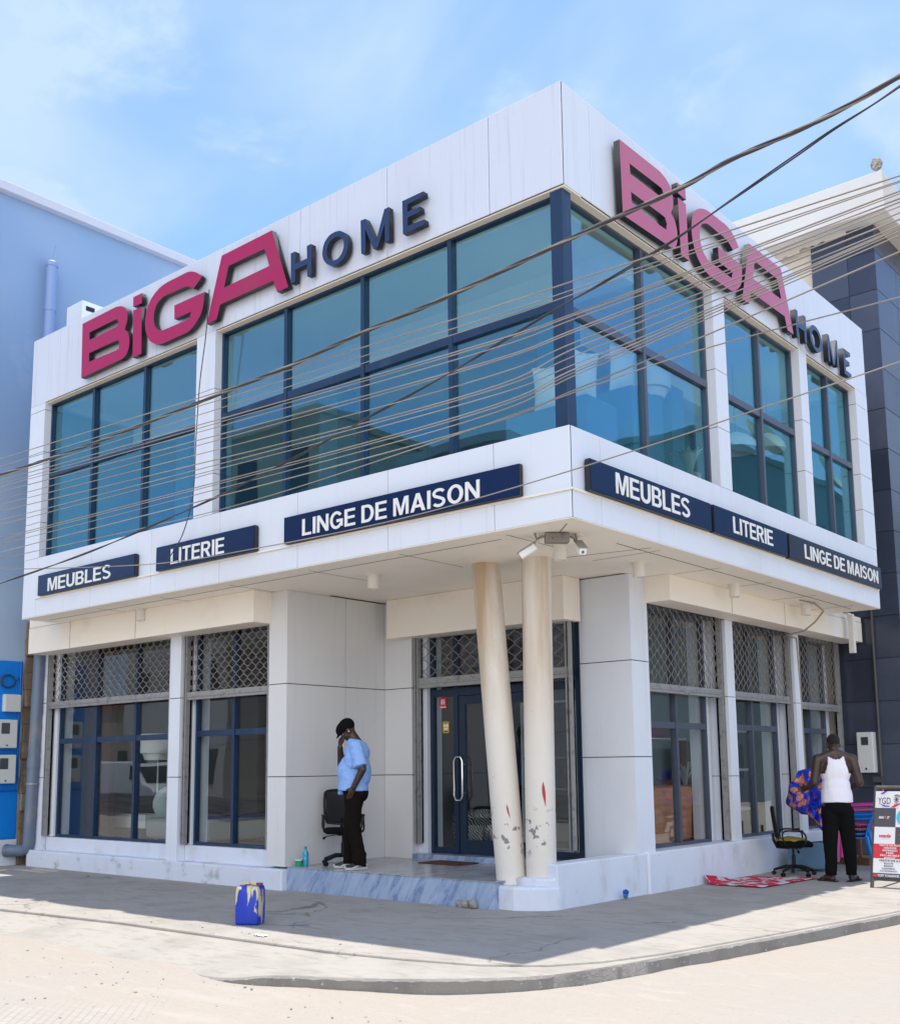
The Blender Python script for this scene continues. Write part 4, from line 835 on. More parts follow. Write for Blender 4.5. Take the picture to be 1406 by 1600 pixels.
mb = MB(); mb.tube([(-.60, 8.955, 3.95), (-.60, 8.955, .35)], .022, 8); mb.tube([(-.60, 8.955, 2.6), (-.60, 8.955, 2.64)], .03, 8); mb.box(-.72, -.58, 8.9, 8.995, 1.08, 1.16)
tag(mb.build('wall_conduit', M('dark_conduit', (.06, .06, .065), .5), smooth=True), 'slim dark conduit running down the dark tiled wall', 'pipe')
t = thing('floodlight', 'small weathered floodlight on the roof corner of the tiled building', 'lamp', (.0, 8.75, 10.4), .4); t.scale = (.62, .62, .62)
mb = MB(); mb.tube([(0, 0, 0), (0, 0, .18)], .022, 8); mb.tube([(-.1, 0, .15), (0, 0, .12), (.1, 0, .15)], .015, 6); mb.build('bracket', steel, t, smooth=True)
mb = MB(); mb.lathe([(.05, .12), (.13, .2), (.15, .30), (.11, .40), (.04, .43)], n=14); mb.build('head', M('weathered_lamp', (.42, .38, .32), .6, layers=[((.12, .1, .09), 14, (1, 1, 1), .45, .6, .9)]), t, smooth=True)

# ------------------------------------------------------------------ people
def voxel(mb, vs, it=4, name='body'):
    me = mb.mesh(name, [], False); o = bpy.data.objects.new('tmp', me); COL.objects.link(o)
    r = o.modifiers.new('r', 'REMESH'); r.mode = 'VOXEL'; r.voxel_size = vs
    if it: s_ = o.modifiers.new('s', 'SMOOTH'); s_.iterations = it; s_.factor = .5
    dg = bpy.context.evaluated_depsgraph_get(); out_ = bpy.data.meshes.new_from_object(o.evaluated_get(dg))
    bpy.data.objects.remove(o); bpy.data.meshes.remove(me)
    out_.polygons.foreach_set('use_smooth', [True]*len(out_.polygons)); return out_
def part(me, name, mats, parent):
    me.materials.clear()
    for m in (mats if isinstance(mats, list) else [mats]): me.materials.append(m)
    o = bpy.data.objects.new(name, me); COL.objects.link(o); o.parent = parent; return o
def limb(mb, pts, rs, n=14):
    """tapered limb with round joints, one overlapping solid per segment (merged later)"""
    for i in range(len(pts)-1):
        mb.tube([pts[i], pts[i+1]], [rs[i], rs[i+1]], n)
    for p, r in zip(pts, rs): mb.ball(p, r if not isinstance(r, tuple) else r[0], u=12, v=8)
def hand(mb, w, d, side, palm_n, curl=.5, s=1.0):
    """w wrist, d direction of the fingers, side: towards the thumb, palm_n: way the fingers curl"""
    w, d, t, pn = Vector(w), Vector(d).normalized(), Vector(side).normalized(), Vector(palm_n).normalized()
    R = Matrix((d, t, pn)).transposed()
    mb.ball(w+d*.05*s, (.05*s, .040*s, .017*s), rot=R, u=12, v=8)
    for i, (off_, ln) in enumerate(((.030, .074), (.011, .082), (-.010, .076), (-.029, .060))):
        b = w+d*.085*s+t*off_*s; c1 = d*math.cos(curl*.6)+pn*math.sin(curl*.6); c2 = d*math.cos(curl*1.5)+pn*math.sin(curl*1.5); c3 = d*math.cos(curl*2.3)+pn*math.sin(curl*2.3)
        p1 = b+c1*ln*.45*s; p2 = p1+c2*ln*.32*s; p3 = p2+c3*ln*.24*s
        limb(mb, [b-d*.02*s, b, p1, p2, p3], [.010*s, .0095*s, .009*s, .0085*s, .0075*s], 8)
    b = w+d*.03*s+t*.032*s; p1 = b+(d*.6+t*.7+pn*.2).normalized()*.038*s; p2 = p1+(d*.85+t*.3+pn*.35).normalized()*.03*s
    limb(mb, [b-t*.012*s, b, p1, p2], [.014*s, .0125*s, .0105*s, .0085*s], 8)
def head(mb, c, tilt, yaw_=0, s=1.0):
    R = Matrix.Rotation(yaw_, 3, 'Z') @ Matrix.Rotation(tilt, 3, 'Y'); c = Vector(c)
    P = lambda x, y, z: c+R @ (Vector((x, y, z))*s)
    mb.ball(P(-.008, 0, .03), (.098*s, .076*s, .095*s), rot=R); mb.ball(P(.018, 0, -.035), (.074*s, .063*s, .085*s), rot=R); mb.ball(P(.045, 0, -.088), (.036*s, .038*s, .026*s), rot=R)
    mb.tube([P(.085, 0, .02), P(.112, 0, -.028)], [.009*s, .017*s], 8); mb.ball(P(.105, 0, -.032), (.016*s, .021*s, .013*s), rot=R)          # nose
    mb.ball(P(.088, 0, -.062), (.014*s, .027*s, .009*s), rot=R); mb.ball(P(.085, 0, -.076), (.014*s, .024*s, .009*s), rot=R)                 # lips
    mb.ball(P(.078, 0, .032), (.022*s, .055*s, .012*s), rot=R)                                                                                # brow
    for sg in (-1, 1): mb.ball(P(-.005, sg*.078, -.012), (.022*s, .011*s, .034*s), rot=R); mb.ball(P(.06, sg*.036, -.028), (.025*s, .022*s, .02*s), rot=R)
    return P, R
skin = M('dark_skin', (.040, .019, .012), .42, layers=[((.065, .032, .02), 5, (1, 1, 1), .45, .7, .6)], spec=.5)
skinp = M('palm_skin', (.16, .085, .06), .5)
shirt = M('light_blue_shirt', (.24, .42, .80), .85, layers=[((.30, .48, .84), 60, (1, 1, .2), .45, .6, .5), ((.19, .35, .72), 7, (1, 1, 2.2), .5, .7, .6)], bump=.5, bscale=9, bstretch=(1, 1, 2.4))
trous = M('dark_brown_trousers', (.010, .0065, .0055), 1, spec=.1, bump=.5, bscale=10, bstretch=(1, 1, .5))
capm = M('black_cap', (.006, .006, .007), 1, spec=.1, bump=.3, bscale=300)
shoe_w = M('shoe_white', (.55, .54, .5), .6); shoe_b = M('shoe_black', (.02, .02, .022), .6); shoe_s = M('shoe_sole', (.48, .47, .45), .7)
eyew = M('eye_white', (.2, .17, .14), .3)
def eyes(P, R, t, s=1.0):
    for sg in (-1, 1):
        mb = MB(); mb.ball(P(.074, sg*.033, .006), .0125*s, u=10, v=8); mb.ball(P(.081, sg*.033, .006), .0068*s, 1, u=8, v=6)
        mb.build('eye', [eyew, black], t, smooth=True)
def shoe(t, a, d, sc=1.0):
    a = Vector(a); d = Vector((d[0], d[1], 0)).normalized(); s_ = Vector((-d.y, d.x, 0)); R = Matrix((d, s_, Vector((0, 0, 1)))).transposed().to_4x4()
    T = Matrix.Translation((a.x, a.y, 0)) @ R @ Matrix.Diagonal((sc, sc, sc, 1))
    mb = MB(); out_ = [(-.085, -.03), (-.09, .0), (-.085, .03), (-.04, .036), (.02, .034), (.09, .046), (.15, .044), (.185, .022), (.19, 0), (.18, -.025), (.14, -.042), (.08, -.042), (.02, -.032), (-.04, -.034)]
    mb.prism(out_, 'z', .002, .032); bmesh.ops.transform(mb.bm, matrix=T, verts=mb.bm.verts); so_ = mb.build('shoe', shoe_s, t, bevel=.006)
    mb = MB(); mb.ball((-.03, 0, .06), (.062, .036, .05)); mb.ball((.06, .002, .045), (.085, .038, .036)); mb.ball((.13, .002, .035), (.055, .040, .026)); mb.tube([(-.02, 0, .06), (-.015, 0, .10)], [.045, .042], 12)
    me = voxel(mb, .008, 3, 'shoe_upper'); me.transform(T); part(me, 'shoe_upper', shoe_b, so_)
    mb = MB()
    for sg in (-1, 1):
        mb.tube([(-.085, sg*.015, .05), (-.06, sg*.036, .065), (0, sg*.041, .06), (.05, sg*.043, .045), (.10, sg*.046, .03)], [.012, .012, .01, .01, .008], 6); mb.tube([(0, sg*.042, .04), (.035, sg*.036, .075), (.05, sg*.015, .088)], .008, 6)
    for k in range(4): mb.tube([(.02+.022*k, -.03, .088-.009*k), (.02+.022*k, .03, .088-.009*k)], .005, 5)
    mb.tube([(.182, -.02, .03), (.188, 0, .038), (.182, .02, .03)], .012, 6)
    bmesh.ops.transform(mb.bm, matrix=T, verts=mb.bm.verts); mb.build('shoe_trim', shoe_w, so_, smooth=True)

# the man in the flat cap: facing left, weight on both feet, near hand in his pocket, far hand at his face
p1 = thing('person', 'man in a flat cap and light blue shirt standing with a hand at his face', 'person', (-3.72, 1.10, .2637), math.radians(216)); p1.scale = (.955,)*3
mb = MB()
mb.ball((-.02, 0, 1.30), (.125, .18, .19)); mb.ball((.01, 0, 1.08), (.13, .16, .2)); mb.ball((-.01, 0, .90), (.12, .155, .12))
limb(mb, [(-.035, 0, 1.42), (.01, 0, 1.50), (.05, 0, 1.57)], [.075, .062, .056])
P, R = head(mb, (.085, 0, 1.60), .78, .12)
limb(mb, [(-.03, .175, 1.40), (-.125, .235, 1.145), (-.02, .215, .945)], [.062, .046, .034]); hand(mb, (-.02, .215, .945), (.35, -.1, -.8), (.8, .2, .3), (.1, -1, 0), .25)
limb(mb, [(-.02, -.175, 1.40), (.20, -.20, 1.20), (.195, -.09, 1.405)], [.062, .046, .034]); hand(mb, (.195, -.09, 1.405), (-.10, .35, .85), (-.6, .4, .3), (-.6, .7, .1), .55)
for y, x, kx, ax in ((.088, 0, .01, -.075), (-.088, .01, .07, .075)): limb(mb, [(x, y, .86), (kx, y*1.08, .48), (ax, y*1.15, .09)], [.085, .06, .045])
part(voxel(mb, .009, 4), 'body', skin, p1); eyes(P, R, p1)
mb = MB()
mb.ball((-.025, 0, 1.33), (.150, .198, .165)); mb.ball((.045, 0, 1.12), (.165, .19, .20)); mb.ball((-.06, 0, 1.12), (.13, .18, .22)); mb.ball((-.02, 0, 1.43), (.10, .165, .06))
mb.tube([(.02, 0, 1.1), (.02, 0, 1.0), (.022, 0, .90)], [(.168, .19), (.175, .192), (.178, .198)], 28, flat=(1, 0, 0)); mb.tube([(.15, -.02, .95), (.172, -.01, .845)], [.05, .035], 10)
limb(mb, [(-.03, .165, 1.405), (-.085, .225, 1.235)], [.086, .080]); mb.ball((.02, .13, 1.26), (.09, .09, .13)); mb.tube([(-.08, .22, 1.25), (-.103, .240, 1.175)], [.08, .088], 18)
limb(mb, [(-.02, -.165, 1.405), (.09, -.20, 1.28)], [.082, .078]); mb.tube([(.09, -.20, 1.28), (.14, -.205, 1.235)], [.08, .085], 18)
me = voxel(mb, .0095, 3)
for v in me.vertices:                                   # folds of the cloth
    n_ = v.normal; f = noise.noise(Vector((v.co.x*5+v.co.z*4, v.co.y*5, v.co.z*15)))*.010+noise.noise(v.co*22)*.004
    v.co += n_*f
sh = part(me, 'shirt', shirt, p1)
mb = MB()
for sg in (-1, 1):
    def fn(u, v, sg=sg): a = (.15+u*.75)*PI*sg; r = .074+.022*v; return (-.005+r*math.cos(a)*1.05+.02*v, r*math.sin(a), 1.495-.048*v+.012*math.cos(a))
    mb.grid(fn, 12, 3)
o = mb.build('collar', shirt, sh, smooth=True); m_ = o.modifiers.new('t', 'SOLIDIFY'); m_.thickness = .006
mb = MB()
mb.ball((-.005, 0, .90), (.150, .178, .125)); mb.ball((-.06, 0, .87), (.10, .16, .11))
for y, x, kx, ax in ((.085, 0, .01, -.072), (-.085, .01, .07, .07)):
    limb(mb, [(x, y, .82), (kx-.0, y*1.1, .48), (ax, y*1.2, .16)], [.108, .088, .078]); mb.tube([(ax, y*1.2, .2), (ax+.012, y*1.2, .055)], [.08, .086], 16)
me = voxel(mb, .010, 3)
for v in me.vertices: v.co += v.normal*(noise.noise(Vector((v.co.x*6, v.co.y*6, v.co.z*5)))*.010+noise.noise(Vector((v.co.x*10, v.co.y*10, v.co.z*16)))*(.007 if v.co.z < .35 else .003))
part(me, 'trousers', trous, p1)
mb = MB(); C = lambda x, y, z: P(x, y, z)
mb.ball(P(-.020, 0, .050), (.108, .090, .092), rot=R); mb.ball(P(.035, 0, .070), (.095, .086, .064), rot=R @ Matrix.Rotation(.25, 3, 'Y')); mb.ball(P(.108, 0, .040), (.058, .070, .013), rot=R @ Matrix.Rotation(.25, 3, 'Y'))
part(voxel(mb, .008, 3), 'flat_cap', capm, p1)
mb = MB(); mb.ball(P(.0, .09, -.02), .010, u=8, v=6); mb.build('earphone', shoe_w, p1, smooth=True)
shoe(p1, (-.075, .105, 0), (.85, .52)); shoe(p1, (.075, -.105, 0), (1, .12))

# the man seen from behind, elbows bent, holding the flowered cloth out to his left
p2 = thing('person', 'man in a white sleeveless vest and black trousers seen from behind, holding flowered cloth', 'person', (.13, 5.24, 0), math.radians(124)); p2.scale = (.955,)*3
vest = M('white_vest', (.74, .73, .80), .85, bump=.6, bscale=8, bstretch=(2.0, 2.0, .5))
trb = M('black_trousers', (.006, .0065, .0065), 1, spec=.1, bump=.4, bscale=9, bstretch=(1, 1, .5))
mb = MB()
mb.ball((0, 0, 1.36), (.115, .185, .19)); mb.ball((0, 0, 1.15), (.11, .155, .2)); mb.ball((0, 0, .98), (.115, .16, .13)); mb.ball((-.01, 0, 1.47), (.075, .17, .06))
limb(mb, [(-.02, 0, 1.50), (.005, 0, 1.58), (.02, 0, 1.64)], [.072, .062, .058])
P, R = head(mb, (.03, 0, 1.665), .16, .12, 1.02)
for sg in (1, -1): limb(mb, [(-.015, 0, 1.56), (-.01, sg*.11, 1.515), (0, sg*.195, 1.475)], [.058, .058, .066])
limb(mb, [(0, .205, 1.48), (-.02, .262, 1.20), (.15, .315, 1.13), (.17, .32, 1.125)], [.068, .050, .036, .034]); hand(mb, (.165, .32, 1.127), (.85, .25, -.1), (.1, .2, 1), (.1, 1, -.2), 1.0)
limb(mb, [(0, -.205, 1.48), (-.03, -.275, 1.19), (.20, -.225, 1.12)], [.068, .050, .036]); hand(mb, (.20, -.225, 1.12), (.9, .3, .1), (.1, .3, 1), (.1, 1, 0), .8)
for sg in (1, -1):
    limb(mb, [(0, sg*.088, .90), (.0, sg*.105, .50), (-.02, sg*.115, .10)], [.09, .062, .044])
    fd = Vector((.72, sg*.60, 0)).normalized(); a = Vector((-.02, sg*.115, .06)); mb.ball(a+Vector((-.02, 0, -.02)), (.045, .038, .036)); limb(mb, [a, a+fd*.09+Vector((0, 0, -.022)), a+fd*.15+Vector((0, 0, -.034))], [.042, .038, .026]); 
    sd_ = Vector((-fd.y, fd.x, 0))
    for k, (o_, l_, r_) in enumerate(((-.028*sg*-1, .205, .013), (.010*sg, .203, .010), (-.006*sg, .195, .0095), (-.021*sg, .185, .009), (-.034*sg, .172, .0085))):
        q = a+sd_*o_; limb(mb, [q+fd*.13+Vector((0, 0, -.038)), q+fd*l_+Vector((0, 0, -.046))], [r_, r_*.9], 8)
part(voxel(mb, .009, 4), 'body', skin, p2); eyes(P, R, p2, 1.04)
mb = MB(); mb.ball(P(-.014, 0, .036), (.098, .079, .094), rot=R); part(voxel(mb, .01, 2), 'hair', M('short_black_hair', (.008, .007, .007), .9, bump=.6, bscale=260), p2)
# vest: torso shell with arm holes and a scooped back cut out by faces
mb = MB()
mb.ball((0, 0, 1.35), (.130, .190, .21)); mb.ball((.0, 0, 1.14), (.128, .168, .22)); mb.tube([(0, 0, 1.1), (.0, 0, .955)], [(.13, .172), (.134, .184)], 28, flat=(1, 0, 0)); mb.ball((-.01, 0, 1.475), (.085, .155, .062))
me = voxel(mb, .010, 3)
for v in me.vertices:
    z = v.co.z; v.co += v.normal*(noise.noise(Vector((v.co.x*9, v.co.y*14, z*4)))*.006+(noise.noise(Vector((v.co.x*4, v.co.y*3, z*28)))*.008 if z < 1.08 else 0))
b_ = bmesh.new(); b_.from_mesh(me); kill = []
for f in b_.faces:
    c = f.calc_center_median(); ay = abs(c.y)
    arm = c.z > 1.24 and ay > .095+.075*min(1, ((1.24+.30-c.z)/.30)**2 if c.z < 1.54 else 0)+(.045 if c.z < 1.30 else 0)
    neck = c.z > 1.475 and ay < .075+(.0 if c.z < 1.5 else .02) and c.z > 1.47+ay*ay*6
    if arm or neck or c.z > 1.545: kill.append(f)
bmesh.ops.delete(b_, geom=kill, context='FACES'); b_.to_mesh(me); b_.free()
o = part(me, 'vest', vest, p2); m_ = o.modifiers.new('t', 'SOLIDIFY'); m_.thickness = .006; m_.offset = 1
mb = MB(); mb.ball((0, 0, .95), (.135, .172, .11)); mb.ball((-.035, 0, .90), (.125, .165, .11))
for sg in (1, -1):
    limb(mb, [(0, sg*.085, .85), (.0, sg*.108, .50), (-.01, sg*.118, .18)], [.112, .086, .070]); mb.tube([(-.01, sg*.118, .2), (-.005, sg*.12, .075)], [.071, .066], 16)
me = voxel(mb, .010, 3)
for v in me.vertices: v.co += v.normal*(noise.noise(Vector((v.co.x*6, v.co.y*6, v.co.z*5)))*.010+noise.noise(Vector((v.co.x*9, v.co.y*9, v.co.z*17)))*(.006 if v.co.z < .3 else .002))
part(me, 'trousers', trb, p2)
for sg in (1, -1):
    fd = Vector((.72, sg*.60, 0)).normalized(); sd_ = Vector((-fd.y, fd.x, 0)); a = Vector((-.02, sg*.115, 0)); mb = MB()
    out_ = [(-.075, -.03), (-.075, .03), (0, .036), (.1, .05), (.19, .045), (.215, 0), (.19, -.045), (.1, -.045), (0, -.035)]
    mb.prism([tuple((a+fd*x+sd_*y).xy) for x, y in out_], 'z', .001, .016); sl = mb.build('sandal', shoe_b, p2, bevel=.004)
    mb = MB(); q = a+fd*.10; mb.tube([q-sd_*.05+Vector((0, 0, .012)), q-sd_*.035+Vector((0, 0, .055)), q+Vector((0, 0, .068)), q+sd_*.035+Vector((0, 0, .055)), q+sd_*.05+Vector((0, 0, .012))], (.012, ) * 1 if False else .011, 6); mb.build('strap', shoe_b, sl, smooth=True)

# ------------------------------------------------------------------ flowered cloth he holds
def floral(name, ground, petal, light, sc, thr, leaf=None):
    m, n, L, b = newmat(name); b.inputs['Roughness'].default_value = .75
    t = n.new('ShaderNodeTexCoord'); q0 = n.new('ShaderNodeTexNoise'); q0.inputs['Scale'].default_value = sc*1.6; q0.inputs['Detail'].default_value = 3; L.new(t.outputs['Object'], q0.inputs[0])
    mv = n.new('ShaderNodeVectorMath'); mv.operation = 'MULTIPLY_ADD'; mv.inputs[1].default_value = (.16, .16, .16); L.new(q0.outputs['Color'], mv.inputs[0]); L.new(t.outputs['Object'], mv.inputs[2])
    vo = n.new('ShaderNodeTexVoronoi'); vo.inputs['Scale'].default_value = sc; vo.inputs['Randomness'].default_value = .9; L.new(mv.outputs[0], vo.inputs['Vector'])
    r = n.new('ShaderNodeValToRGB'); e = r.color_ramp.elements; e[0].position = 0; e[0].color = (*light, 1); e[1].position = thr+.03; e[1].color = (*ground, 1)
    k = e.new(thr*.45); k.color = (*petal, 1); k = e.new(thr*.72); k.color = (*light, 1); k = e.new(thr*.8); k.color = (*petal, 1); k = e.new(thr); k.color = (*petal, 1); r.color_ramp.interpolation = 'LINEAR'
    L.new(vo.outputs['Distance'], r.inputs[0]); cur = r.outputs[0]
    if leaf:
        v2 = n.new('ShaderNodeTexVoronoi'); v2.inputs['Scale'].default_value = sc*1.9; mp = n.new('ShaderNodeMapping'); mp.inputs['Location'].default_value = (4, 7, 2); L.new(mv.outputs[0], mp.inputs[0]); L.new(mp.outputs[0], v2.inputs['Vector'])
        rr = n.new('ShaderNodeMapRange'); rr.inputs[1].default_value = .2; rr.inputs[2].default_value = .14; L.new(v2.outputs['Distance'], rr.inputs[0])
        gate = n.new('ShaderNodeMapRange'); gate.inputs[1].default_value = thr+.02; gate.inputs[2].default_value = thr+.06; L.new(vo.outputs['Distance'], gate.inputs[0])
        mu = n.new('ShaderNodeMath'); mu.operation = 'MULTIPLY'; L.new(rr.outputs[0], mu.inputs[0]); L.new(gate.outputs[0], mu.inputs[1])
        x = n.new('ShaderNodeMix'); x.data_type = 'RGBA'; L.new(mu.outputs[0], x.inputs[0]); L.new(cur, x.inputs[6]); x.inputs[7].default_value = (*leaf, 1); cur = x.outputs[2]
    L.new(cur, b.inputs['Base Color']); return m
clothm = floral('blue_flowered_cloth', (.008, .05, .60), (.56, .13, .09), (.74, .50, .42), 6.6, .44, (.12, .28, .62))
hem = M('dark_hem', (.01, .012, .03), .8)
ct = thing('flowered_cloth', 'bright blue cloth with coral flowers held out by the man in the white vest', 'cloth', (-.42, 5.62, 1.1))
cen = Vector((-.42, 5.62, 1.1))
def onv(px, py, dist):                       # a point at a given distance along the view
    d = ray(px, py); return CAM+d*dist
def lobe(poly, ctr, dist, amp, seed, name):
    pts = spl([Vector((*q, 0)) for q in poly+[poly[0]]], 6)[:-1]; nb = len(pts); mb = MB(); rings = []; K = 9
    for v in range(1, K+1):
        f = v/K; row = []
        for i, q in enumerate(pts):
            px = ctr[0]+(q.x-ctr[0])*f; py = ctr[1]+(q.y-ctr[1])*f
            fold = math.sin(i/nb*2*PI*7+seed)*.055*f+noise.noise(Vector((px*.05, py*.045, seed)))*.16+noise.noise(Vector((px*.13, py*.07, seed+5)))*.05
            row.append(mb.bm.verts.new(onv(px, py, dist-amp*(1-f*f)+fold)-cen))
        rings.append(row)
    c = mb.bm.verts.new(onv(*ctr, dist-amp)-cen)
    for i in range(nb): mb.bm.faces.new([c, rings[0][i], rings[0][(i+1) % nb]])
    for v in range(K-1):
        for i in range(nb): mb.bm.faces.new([rings[v][i], rings[v+1][i], rings[v+1][(i+1) % nb], rings[v][(i+1) % nb]])
    edge_pts = [x.co.copy() for x in rings[-1]]+[rings[-1][0].co.copy()]
    o = mb.build(name, clothm, ct, smooth=True); m_ = o.modifiers.new('t', 'SOLIDIFY'); m_.thickness = .012; m_.offset = 0
    return o, edge_pts
DC = (cen-CAM).dot(fw)
a, ep = lobe([(1247, 1206), (1262, 1202), (1283, 1203), (1293, 1212), (1290, 1232), (1284, 1248), (1268, 1270), (1254, 1272), (1245, 1266), (1229, 1256), (1232, 1240), (1234, 1226), (1241, 1220)], (1262, 1235), DC, .16, 1.3, 'gathered_part')
mb = MB(); mb.tube(ep[:], .007, 5); mb.build('hem', hem, a, smooth=True)
b, ep = lobe([(1260, 1246), (1274, 1238), (1292, 1240), (1296, 1262), (1294, 1300), (1285, 1298), (1272, 1283), (1260, 1270), (1256, 1256)], (1279, 1262), DC+.06, .07, 4.1, 'hanging_part')
mb = MB(); mb.tube(ep[:], .007, 5); mb.build('hem', hem, b, smooth=True)

# ------------------------------------------------------------------ office chairs
bk = M('black_plastic', (.008, .008, .009), .45, spec=.3); bfab = M('black_fabric', (.007, .007, .008), 1, spec=.1)
def meshback():
    m = bpy.data.materials.new('black_mesh'); m.use_nodes = True; n = m.node_tree.nodes; L = m.node_tree.links; n.clear(); o = n.new('ShaderNodeOutputMaterial'); d = n.new('ShaderNodeBsdfDiffuse'); d.inputs[0].default_value = (.015, .016, .018, 1); tr = n.new('ShaderNodeBsdfTransparent'); mx = n.new('ShaderNodeMixShader')
    t = n.new('ShaderNodeTexCoord'); w1 = n.new('ShaderNodeTexWave'); w1.inputs['Scale'].default_value = 26; w1.bands_direction = 'Z'; L.new(t.outputs['Object'], w1.inputs[0])
    r = n.new('ShaderNodeMapRange'); r.inputs[1].default_value = .45; r.inputs[2].default_value = .6; r.inputs[3].default_value = .62; r.inputs[4].default_value = .92; L.new(w1.outputs[1], r.inputs[0]); L.new(r.outputs[0], mx.inputs[0]); L.new(tr.outputs[0], mx.inputs[1]); L.new(d.outputs[0], mx.inputs[2]); L.new(mx.outputs[0], o.inputs[0]); return m
bmesh_m = meshback()
def office_chair(label, loc, rz):
    t = thing('office_chair', label, 'chair', loc, rz)
    for k in range(5):
        a = 2*PI*k/5+.3; c, s_ = math.cos(a), math.sin(a)
        mb = MB(); mb.tube([(0, 0, .13), (c*.12, s_*.12, .13), (c*.29, s_*.29, .075)], [.03, .026, .018], 8); lg = mb.build('base_leg', bk, t, smooth=True)
        mb = MB()
        for q in (-.014, .014):
            mb.tube([(c*.29-s_*(q-.009), s_*.29+c*(q-.009), .03), (c*.29-s_*(q+.009), s_*.29+c*(q+.009), .03)], .029, 12)
        mb.tube([(c*.29, s_*.29, .03), (c*.29, s_*.29, .075)], .01, 6); mb.build('caster', bk, lg, smooth=True)
    mb = MB(); mb.tube([(0, 0, .12), (0, 0, .30)], .028, 14); mb.tube([(0, 0, .30), (0, 0, .42)], .017, 12); mb.build('gas_column', bk, t, smooth=True)
    mb = MB(); mb.obox(Vector((0, 0, .415)), .22, .16, .035, None, 0, .01); mb.tube([(.02, -.07, .41), (.04, -.22, .39), (.05, -.27, .36)], [.006, .006, .02], 8); mb.build('mechanism', bk, t)
    mb = MB(); mb.obox(Vector((.02, 0, .465)), .48, .48, .075, None, 0, .03); mb.build('seat', bfab, t, smooth=True)
    def bp(y, z): return Vector((-.22-.11*(z-.5)+.02*math.cos(y*5), y, z))
    fr = [bp(y, z) for y, z in ((-.20, .56), (-.235, .70), (-.235, .92), (-.20, 1.0), (0, 1.015), (.20, 1.0), (.235, .92), (.235, .70), (.20, .56), (0, .545), (-.20, .56))]
    mb = MB(); mb.tube(spl(fr, 4), .016, 8); bf = mb.build('back_frame', bk, t, smooth=True)
    mb = MB(); mb.grid(lambda u, v: bp(-.22+.44*u, .56+.44*v)+Vector((-.012*math.sin(PI*u), 0, 0)), 8, 10); o = mb.build('back_mesh', bmesh_m, bf, smooth=True); q = o.modifiers.new('t', 'SOLIDIFY'); q.thickness = .004
    mb = MB(); mb.tube([(-.05, 0, .41), (-.22, 0, .42), (-.265, 0, .52), (-.275, 0, .62)], [.025, .025, .022, .02], 8); mb.build('back_support', bk, t, smooth=True)
    for sg in (-1, 1):
        y = sg*.265; mb = MB(); mb.tube(spl([Vector(q) for q in ((.10, sg*.2, .43), (.14, y, .47), (.16, y, .58), (.10, y, .66), (-.10, y, .67), (-.16, y, .62), (-.14, y, .50), (-.10, sg*.2, .43))], 4), (.013), 8); mb.obox(Vector((.0, y, .672)), .26, .05, .022, None, 0, .009); mb.build('armrest', bk, t, smooth=True)
    return t
oc0 = office_chair('black mesh office chair half hidden behind the man in the flat cap', (-4.22, 1.40, .2637), math.radians(-40)); oc0.scale = (.86, .86, .84)
oc = office_chair('black mesh office chair with a yellow cloth on its seat beside the flowered mat', (-.60, 5.62, 0), math.radians(28)); oc.scale = (.86, .86, .82)
mb = MB(); mb.grid(lambda u, v: (-.13+.26*u, -.17+.32*v, .03*math.sin(PI*u)*math.sin(PI*v)+.014*noise.noise(Vector((u*5, v*5, 3)))), 12, 12); o = mb.build('cleaning_cloth', M('mustard_cloth', (.30, .24, .02), .9), smooth=True); q = o.modifiers.new('t', 'SOLIDIFY'); q.thickness = .02; o.location = (-.62, 5.62, .422); tag(o, 'crumpled mustard yellow cloth on the seat of an office chair', 'cloth')

# ------------------------------------------------------------------ bits on the step
gr = M('green_plastic', (.01, .30, .16), .35); bl_ = M('blue_bottle', (.03, .32, .50), .2, spec=.6)
t = thing('water_bottle', 'small turquoise plastic bottle on the marble step', 'bottle', (-4.44, 1.02, .2637))
mb = MB(); mb.lathe([(.03, 0), (.036, .01), (.036, .10), (.033, .11), (.036, .12), (.036, .15), (.014, .185), (.014, .20)], n=18); mb.build('bottle_body', bl_, t, smooth=True); mb = MB(); mb.lathe([(.017, .198), (.017, .222)], n=14); mb.build('cap', M('teal_cap', (.01, .2, .3), .4), t, smooth=True)
t = thing('snack_tub', 'small green tub beside the turquoise bottle', 'tub', (-4.47, .945, .2637))
mb = MB(); mb.lathe([(.036, 0), (.043, .07)], n=18); mb.build('tub_body', gr, t, smooth=True); mb = MB(); mb.lathe([(.0455, .068), (.0455, .084)], n=18); mb.build('lid', M('tub_lid', (.55, .6, .55), .5), t, smooth=True)
mb = MB(); mb.obox(Vector((0, 0, .006)), .62, .38, .012, None, 0, .003); o = mb.build('door_mat', M('dark_red_mat', (.10, .025, .02), .95, layers=[((.06, .02, .018), 30, (1, 1, 1), .4, .7, .8)], bump=.6, bscale=120)); o.location = (-3.30, 2.20, .2638); o.rotation_euler = (0, 0, -.06); tag(o, 'dark red door mat in front of the glass door', 'mat')
def sticker(name, label, x, z, w, h, base, txts):
    mb = MB(); mb.box(-w/2, w/2, -.0025, 0, -h/2, h/2); o = mb.build(name, base); o.location = (x, 2.7075, z); tag(o, label, 'sticker')
    for kind, *a in txts:
        if kind == 't':
            s_, cx_, cz_, ww, hh, m_ = a; place(text_mesh(s_, ww, hh, .0006), 'print', [m_], FR_L(cx_, -.0032, cz_), o)
        else:
            x0, x1, z0, z1, m_ = a; mb = MB(); mb.box(x0, x1, -.0036, -.0026, z0, z1); mb.build('print', m_, o)
stw = M('sticker_white', (.75, .73, .7), .5); str_ = M('sticker_red', (.55, .015, .05), .4); sty = M('sticker_yellow', (.62, .45, .06), .5); stk = M('sticker_ink', (.05, .04, .03), .6)
